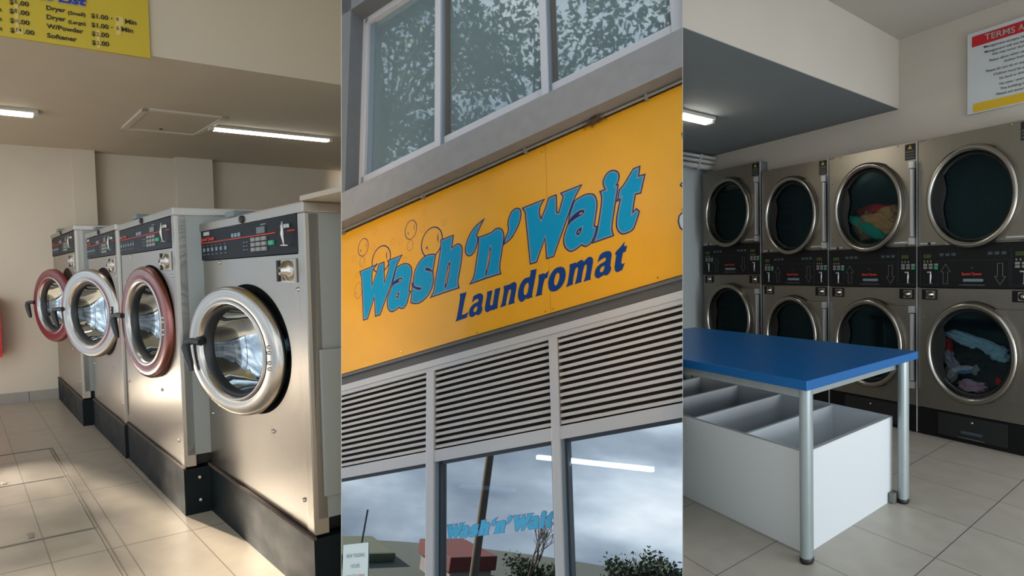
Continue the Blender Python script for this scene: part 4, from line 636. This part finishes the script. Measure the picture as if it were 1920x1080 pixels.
garment((1.245, V0-.055, .49), (.045, .018, .014), cloth('sky blue cloth', (92, 142, 196)), 'small blue stripe of cloth below the white strip', 'garment', 16, amp=.5, tilt=-.2)
garment((1.19, V0-.045, .505), (.022, .02, .035), cloth('patterned grey cloth', (140, 146, 140)), 'small patterned grey piece on the black laundry', 'garment', 13, amp=.3)
garment((1.215, V0-.03, .39), (.075, .04, .035), cloth('pink cloth', (196, 158, 176)), 'pale pink garment at the bottom of the laundry pile', 'garment', 14, amp=.7)
garment((1.16, V0-.03, .365), (.05, .04, .022), cloth('dark taupe cloth', (70, 62, 64)), 'dark taupe garment at the bottom behind the pink one', 'garment', 15, amp=.6)
garment((1.068, V0-.05, .45), (.014, .012, .03), MATS['bright red cloth'], 'small red patch of cloth at right of the charcoal garment', 'garment', 17, amp=.4)
garment((1.03, V0+.05, .585), (.05, .04, .09), cloth('navy cloth', (22, 34, 62)), 'navy garment behind the laundry at the right of the drum', 'garment', 18, amp=.4)
# ================================================================ MIDDLE: street front of the laundromat
S = MID
# rendered wall, ledge
mb = MB().box(3.25, 5.2, -.28, .6, 2.5, 9).box(-4.6, 5.2, -.28, .6, 6.25, 9).box(-4.6, -2.83, -.2, .6, 2.2, 9)
struct(S, 'wall_upper', mb, grey_r2)
struct(S, 'ledge', MB().box(-4.6, 5.2, -.393, .6, 2.03, 2.56), grey_r)
struct(S, 'wall_sign_backing', MB().box(-4.6, 5.2, .0, .6, -.74, 2.03), grey_r2)
struct(S, 'fascia_strip', MB().box(-4.6, 5.2, -.03, .3, -.76, -.555).box(-4.6, 5.2, -.09, .0, -.62, -.575), fasc)
# upper window
t = thing(S, 'upper_window', (0, .15, 2.6), 'upper storey window in pale frames reflecting tree leaves', 'window', kind='structure')
mb = MB()
mb.box(3.12, 3.25, .05, .22, 2.5, 6.25, bev=.006).box(-2.83, 3.2, .05, .22, 6.13, 6.25, bev=.006).box(-2.83, 3.2, .05, .22, 2.5, 2.99, bev=.006)
mb.box(-2.82, -2.62, .0, .22, 2.5, 6.2, bev=.006)
mb.build(S, 'window_frame', alu, t)
for a, b in ((1.33, 1.45), (-.72, -.60)):
    m_ = MB().box(a, b, -.02, .2, 2.5, 6.2, bev=.005).build(S, 'mullion', alu, t)
    MB().box(a-.035, a, .03, .2, 2.5, 6.2).build(S, 'mullion_reveal', alu_b, m_)
    MB().box(a-.09, a-.035, .1, .2, 2.5, 6.2).build(S, 'window_seal', alu_d, m_)
MB().box(3.0, 3.12, .12, .2, 2.99, 6.13).build(S, 'window_seal', alu_b, t)
for a, b in ((1.45, 3.1), (-.60, 1.25), (-2.62, -.81)):
    MB().box(a, b, .155, .165, 2.95, 6.15).build(S, 'pane', u_glass, t)
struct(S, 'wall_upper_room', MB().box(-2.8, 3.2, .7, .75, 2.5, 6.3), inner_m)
# sign
t = thing(S, 'shop_sign', (0, -.03, -.56), 'long yellow shop sign reading Wash n Wait Laundromat', 'sign')
for a, b in ((-.652, 4.4), (-3.6, -.656)):
    MB().box(a, b, -.06, .0, -.556, 1.985, bev=.002).build(S, 'sign_panel', sign_y, t)
MB().box(-3.6, 4.4, -.055, .0, -.566, -.556).box(-3.6, 4.4, -.055, 0, 1.985, 1.993).build(S, 'sign_edge', sign_e, t)
def letter(e, name, big, par):
    P, H, Y = e; P = smooth_poly(P, 1 if big else 1); mb = MB(); v = -.0625
    if big:
        flat(mb, P, v, 0); strip(mb, P, .036, v-.0012, 1); strip(mb, P, .0165, v-.0024, 2)
        for h in H:
            h = smooth_poly(h, 1); strip(mb, h, -.016, v-.0012, 1); flat(mb, h, v-.0026, 2)
        for y in Y: flat(mb, y, v-.0036, 3)
        mb.build(S, name, [cyan, grey_o, navy, sign_y], par)
    else:
        flat_holes(mb, P, [smooth_poly(h, 1) for h in H], v-.001, 0); mb.build(S, name, [navy2], par)
for e in LETTERS: letter(e, 'letter', True, t)
for e in SMALL: letter(e, 'small_letter', False, t)
for P, wd in BUBBLES:
    mb = MB(); v = -.0612; strip(mb, P, (.006, .008, .013, .02)[wd], v, 0)
    cx = sum(p[0] for p in P)/len(P); cw = sum(p[1] for p in P)/len(P); hu = (max(p[0] for p in P)-min(p[0] for p in P))/2; hw = (max(p[1] for p in P)-min(p[1] for p in P))/2
    if wd:
        mb.lathe((cx+hu*.45, v, cw-hw*.25), [(hw*.085, 0), (0, -.0003)], k=.8, seg=12); mb.lathe((cx+hu*.32, v, cw-hw*.42), [(hw*.04, 0), (0, -.0003)], k=.8, seg=10)
        A_ = [(cx-hu*.62+hu*.12*math.sin(x*math.pi), cw+hw*(.5-.75*x)) for x in [i/8 for i in range(9)]]; B_ = [(p[0]-hu*.08*math.sin(i/8*math.pi), p[1]) for i, p in enumerate(A_)][::-1]
        flat(mb, A_+B_[1:-1], v, 0)
    mb.build(S, 'bubble', [navy if wd > 1 else (brown_l if wd == 0 else mat('soft navy outline', (104, 84, 96), .4) if 'soft navy outline' not in MATS else MATS['soft navy outline'])], t)
for P in CUTOFF:
    mb = MB(); flat(mb, P, -.0615, 0); strip(mb, P, .02, -.0625, 1); mb.build(S, 'printed_drawing', [toon_g, ink], t)
for a, b in ((2.071, -.482), (.599, -.521), (-.576, -.512), (-2.215, -.5), (-.60, 1.89), (-.7, -.51)): MB().lathe((a, -.061, b), [(.013, 0), (.01, -.006), (0, -.008)], seg=10).build(S, 'screw', MATS.get('sign screw') or mat('sign screw', (150, 110, 50), .4, .5), t)
# conduit
t = thing(S, 'conduit', (0, -.12, 2.0), 'thin grey conduit clipped under the ledge along the top of the sign', 'pipe')
MB().tube([(4.6, -.13, 2.012), (1.0, -.13, 2.004), (-4.0, -.13, 1.99)], .021, seg=12).build(S, 'pipe', pipe_m, t)
for a in (3.44, 1.608, -.342, -2.232): MB().box(a-.02, a+.02, -.165, -.06, 1.955, 2.03, bev=.01).build(S, 'clip', pipe_m, t)
mb = MB(); rr = random.Random(5)
for i in range(120):
    c = Vector((-1.47+rr.gauss(0, .06), -.12+rr.gauss(0, .03), 1.985+rr.gauss(0, .018))); d = Vector((rr.uniform(-1, 1), rr.uniform(-1, 1), rr.uniform(-.5, .3))).normalized()*rr.uniform(.03, .08)
    mb.tube([c-d, c+d], .003, seg=4, cap=False)
mb.build(S, 'twig_nest', nest_m, label='small nest of dry twigs wedged behind the conduit', cat='nest')
# frames round louvres and windows
MUL = ((1.40, 1.545), (-.74, -.615))
fr = MB().box(-4.2, 5.0, -.08, .12, -.86, -.755, bev=.006).box(-4.2, 5.0, -.065, .12, -.925, -.86, bev=.006).box(-4.2, 5.0, -.06, .12, -2.31, -2.135, bev=.006)
struct(S, 'trim_1', fr, alu)
for i, (a, b) in enumerate(MUL):
    o = struct(S, 'trim_%d' % (i+2), MB().box(a, b, -.08, .14, -6.2, -.925, bev=.006), alu)
struct(S, 'trim_4', MB().box(3.75, 3.9, -.08, .14, -6.2, -.925, bev=.006).box(-2.95, -2.8, -.08, .14, -6.2, -.925, bev=.006), alu)
BAYS = ((1.545, 3.75, 'left'), (-.615, 1.40, 'middle'), (-2.8, -.74, 'right'))
for a, b, nm_ in BAYS:
    t = thing(S, 'louvre_panel', ((a+b)/2, 0, -2.1), 'pale grey louvre panel, the %s one under the sign' % nm_, 'louvre', 'louvre panels between sign and windows')
    MB().box(a, b, .1, .12, -2.135, -.925).build(S, 'backing', slat_d, t)
    n = 13; st = (2.135-.93)/n
    for i in range(n):
        w = -.93-st*(i+.5); MB().prism([(-.045, w-.020), (-.040, w-.026), (.07, w+.022), (.066, w+.028), (-.03, w+.022), (-.045, w+.008)], a+.012, b-.012, 0).build(S, 'blade', slat_m, t)
    MB().box(a, a+.012, -.03, .1, -2.135, -.925).box(b-.012, b, -.03, .1, -2.135, -.925).build(S, 'side_channel', alu_d, t)
for i, (a, b, nm_) in enumerate(BAYS):
    t = thing(S, 'window_%d' % (i+2), ((a+b)/2, .09, -6), None, None, kind='structure')
    MB().box(b-.03, b, -.03, .14, -6.2, -2.31).box(b-.065, b-.03, .03, .14, -6.2, -2.31, mi=1).box(a, a+.03, -.03, .14, -6.2, -2.31).box(a, b, .05, .14, -2.37, -2.31, mi=1).build(S, 'window_frame', [alu_b, mat('dark seal', (38, 44, 54), .4) if 'dark seal' not in MATS else MATS['dark seal']], t)
    MB().box(a+.03, b-.065, .10, .112, -6.2, -2.37).build(S, 'pane', s_glass, t)
struct(S, 'wall_base', MB().box(-4.6, 5.2, -.1, .5, -7.6, -6.2), grey_r)
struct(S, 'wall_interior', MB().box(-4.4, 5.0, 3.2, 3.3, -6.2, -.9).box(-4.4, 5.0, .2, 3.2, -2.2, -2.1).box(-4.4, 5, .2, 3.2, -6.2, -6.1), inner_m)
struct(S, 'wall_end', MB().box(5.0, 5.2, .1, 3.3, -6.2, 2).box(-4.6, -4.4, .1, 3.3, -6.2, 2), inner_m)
def rod(u0, w0, u1, w1, v, lab, r):
    t = thing(S, 'fluorescent_light', ((u0+u1)/2, v, (w0+w1)/2), lab, 'ceiling light')
    MB().prism([(u0, w0), (u1, w1), (u1, w1-r), (u0, w0-r)], v-.06, v+.06, 1).build(S, 'diffuser', tube_b if r > .05 else mat('dim diffuser', (200, 205, 210), .5, emit=(200, 210, 220), estr=.7), t)
    MB().tube([(u0*.7+u1*.3, v, w0*.7+w1*.3), (u0*.7+u1*.3, v, -2.2)], .006, seg=6).tube([(u0*.3+u1*.7, v, w0*.3+w1*.7), (u0*.3+u1*.7, v, -2.2)], .006, seg=6).build(S, 'hanger', fit_m, t)
rod(.367, -2.593+.03, -1.616, -3.03, 1.5, 'bright lit tube hanging inside behind the shop window', .06)
rod(1.96, -2.85, .827, -3.05, 1.5, 'faint tube deeper inside behind the middle shop window', .045)
# film lettering on the middle window, letter shapes as on the sign
us = [p[0] for e in LETTERS for p in e[0]]; ws = [p[1] for e in LETTERS for p in e[0]]
fu = lambda u: -.56+(u-min(us))/(max(us)-min(us))*1.84
t = thing(S, 'window_lettering', (.4, .1, -3.5), 'pale cyan Wash n Wait film lettering on the middle shop window', 'lettering')
for P, H, Y in LETTERS:
    fw = lambda Q: [(fu(p[0]), -3.36+(p[1]-.62)*.24-.018*(fu(p[0])+.5)) for p in Q]
    mb = MB(); Q = fw(P); flat(mb, Q, .097, 0); strip(mb, Q, .007, .0955, 1)
    for hh in H: flat(mb, fw(hh), .0955, 1)
    mb.build(S, 'film_letter', [decal, mat('film outline', (96, 128, 170), .5) if 'film outline' not in MATS else MATS['film outline']], t)
# notice
t = thing(S, 'paper_notice', (3.15, .095, -3.9), 'white paper notice with new trading hours on the left shop window', 'notice')
MB().box(2.835, 3.395, .088, .094, -4.15, -3.39).build(S, 'sheet', paper, t)
mb = MB(); put_text(mb, 'NEW TRADING', (3.31, .085, -3.60), (-.40, 0, 0), (0, 0, .062), bold=0); put_text(mb, 'HOURS', (3.21, .085, -3.76), (-.20, 0, 0), (0, 0, .062), bold=0); put_text(mb, 'TO', (3.17, .085, -3.92), (-.085, 0, 0), (0, 0, .062), bold=0)
mb.build(S, 'lettering', text_g, t)
mb = MB(); put_text(mb, '6AM', (3.32, .085, -3.92), (-.125, 0, 0), (0, 0, .062), bold=0); put_text(mb, '10PM', (3.07, .085, -3.92), (-.165, 0, 0), (0, 0, .062), bold=0); mb.box(3.195, 3.32, .084, .086, -3.945, -3.938).box(2.905, 3.07, .084, .086, -3.945, -3.938)
mb.build(S, 'red_lettering', text_r, t)

# ================================================================ thin unseen partitions added to keep each place's light apart
S = WORLD
def partition(sg):
    d = Vector((sg*.32, 1, 0)).normalized(); n_ = Vector((-d.y, d.x, 0))*.0006
    a, b = d*1.75, d*(7.3 if sg < 0 else 6.4); mb = MB(); z0, z1 = -1.3, 2.6 if sg < 0 else 1.75
    P = [a+n_, b+n_, b-n_, a-n_]
    mb.prism([(p.x, p.y) for p in P], z0, z1, 2); return mb
struct(S, 'light_partition_left', partition(-1), L_wall); struct(S, 'light_partition_right', partition(1), R_wall)

# ================================================================ what stands across the street (seen in the glass) and the added tree shading the washer room
def tree(c, R_, base_z, n, lm, lab, seed, foot=None, leafsize=.16, group=None, clusters=26, name='street_tree', size2=.36):
    rr = random.Random(seed); t = thing(S, name, (c[0], c[1], base_z), lab, 'tree', group)
    ft = foot or (c[0], c[1]); MB().tube([(ft[0], ft[1], base_z), (c[0]+.1, c[1], c[2]-R_[2]*.6), (c[0], c[1], c[2])], [R_[0]*.035, R_[0]*.028, R_[0]*.012], seg=8).build(S, 'trunk', bark, t)
    cl = []
    for i in range(clusters):
        while True:
            p = Vector((rr.uniform(-1, 1), rr.uniform(-1, 1), rr.uniform(-1, 1)))
            if .2 < p.length < 1: break
        cl.append(Vector((c[0]+p.x*R_[0], c[1]+p.y*R_[1], c[2]+p.z*R_[2])))
    mb = MB()
    for p in cl: mb.tube([Vector((c[0], c[1], c[2]-R_[2]*.4)), (Vector(c)+p)/2+Vector((0, 0, -.1)), p], [R_[0]*.02, R_[0]*.012, .008], seg=5, cap=False)
    mb.build(S, 'branches', bark, t)
    vs, fs = [], []
    for i in range(n):
        p = rr.choice(cl)+Vector((rr.gauss(0, 1)*R_[0], rr.gauss(0, 1)*R_[1], rr.gauss(0, 1)*R_[2]))*size2*.5
        a = Vector((rr.uniform(-1, 1), rr.uniform(-1, 1), rr.uniform(-1, 1))).normalized(); b = a.cross(Vector((rr.uniform(-1, 1), rr.uniform(-1, 1), rr.uniform(-1, 1)))).normalized()
        s_ = leafsize*rr.uniform(.6, 1.3); k = len(vs); vs += [tuple(p-a*s_), tuple(p+b*s_*.5), tuple(p+a*s_), tuple(p-b*s_*.5)]; fs.append((k, k+1, k+2, k+3))
    mb = MB(); mb.add(vs, fs); mb.build(S, 'foliage', lm, t, kind='stuff')
GZ = -11.6
struct(S, 'ground_street', MB().lathe((0, 0, 0), [(0, 0), (34, 0), (34, -.3), (0, -.3)], seg=64, smooth=False, fn=lambda p: (p[0], p[2]+4, GZ+p[1])), asphalt)
tree((-20.5, 4.5, 15.0), (6.5, 6.5, 6.5), GZ, 5200, leaf, 'tall leafy street tree mirrored in the left upper window', 11, None, .26)
tree((-18, -3.5, 17.0), (6.5, 6.5, 6.5), GZ, 5200, leaf, 'tall leafy street tree mirrored in the middle upper window', 12, None, .26)
tree((-12.5, -8.5, 18.5), (5.5, 5.5, 6), GZ, 4200, leaf2, 'tall leafy street tree mirrored in the right upper window', 13, (-7.5, -12), .26)
tree((-15.0, -13.0, -9.6), (2.0, 2.0, 1.5), GZ, 5000, leaf2, 'round dark tree mirrored low in the right shop window', 14, None, .14)
tree((-12.4, -14.9, -10.3), (1.6, 1.6, 1.1), GZ, 3000, leaf2, 'small dark tree mirrored beside the round one', 15, None, .12)
tree((-20.8, -9.6, -10.8), (1.8, 1.8, 1.0), GZ, 3000, leaf2, 'low bushy tree mirrored in the middle shop window', 16, None, .12)
def bare(c, h, lab, seed):
    rr = random.Random(seed); t = thing(S, 'bare_tree', c, lab, 'tree'); mb = MB()
    def br(p, d, l, r, k):
        q = p+d*l; mb.tube([p, p+d*l*.5+Vector((rr.uniform(-.03, .03), rr.uniform(-.03, .03), 0))*l, q], [r, r*.8, r*.6], seg=5, cap=False)
        if k == 0: return
        for _ in range(3):
            nd = (d+Vector((rr.uniform(-.6, .6), rr.uniform(-.6, .6), rr.uniform(-.15, .45)))).normalized(); br(q, nd, l*rr.uniform(.6, .82), r*.58, k-1)
    br(Vector(c), Vector((0, 0, 1)), h*.3, h*.022, 5); mb.build(S, 'branches', bark, t)
bare((-18.8, -7.6, GZ), 4.9, 'bare branching tree mirrored in the middle shop window', 21)
t = thing(S, 'brick_house', (-23, -4.6, GZ), 'red brick building mirrored low in the shop windows', 'building')
MB().box(-26, -22.2, -7.4, -4.6, GZ, -10.5).build(S, 'wall', mat('grey weatherboard', (120, 112, 112), .8), t)
MB().box(-26.2, -22.0, -7.6, -4.4, -10.7, -9.9, bev=.05).build(S, 'roof', brickred, t)
t = MB().box(-32, -27.5, -3.6, 6.5, GZ, -11.3+.25, bev=.2).build(S, 'hedge', grass, label='long clipped hedge mirrored at the foot of the left shop window', cat='hedge', group=None)
mat('weathered pole', (70, 80, 92), .8)
MB().tube([(-20.8, 1.5, GZ), (-20.8, 1.5, -7.2)], [.06, .05], seg=8).build(S, 'lamp_post', MATS['weathered pole'], label='thin post mirrored in the left shop window', cat='pole')
# unseen tree added in the sun's path to dapple the washer room floor
tree((-8.6, 7.3, 1.6), (1.9, 1.9, 1.15), -1.2, 1100, leaf, 'small unseen leafy tree added outside the washer room to dapple its floor', 31, None, .12, clusters=13, size2=.26, name='dapple_tree')
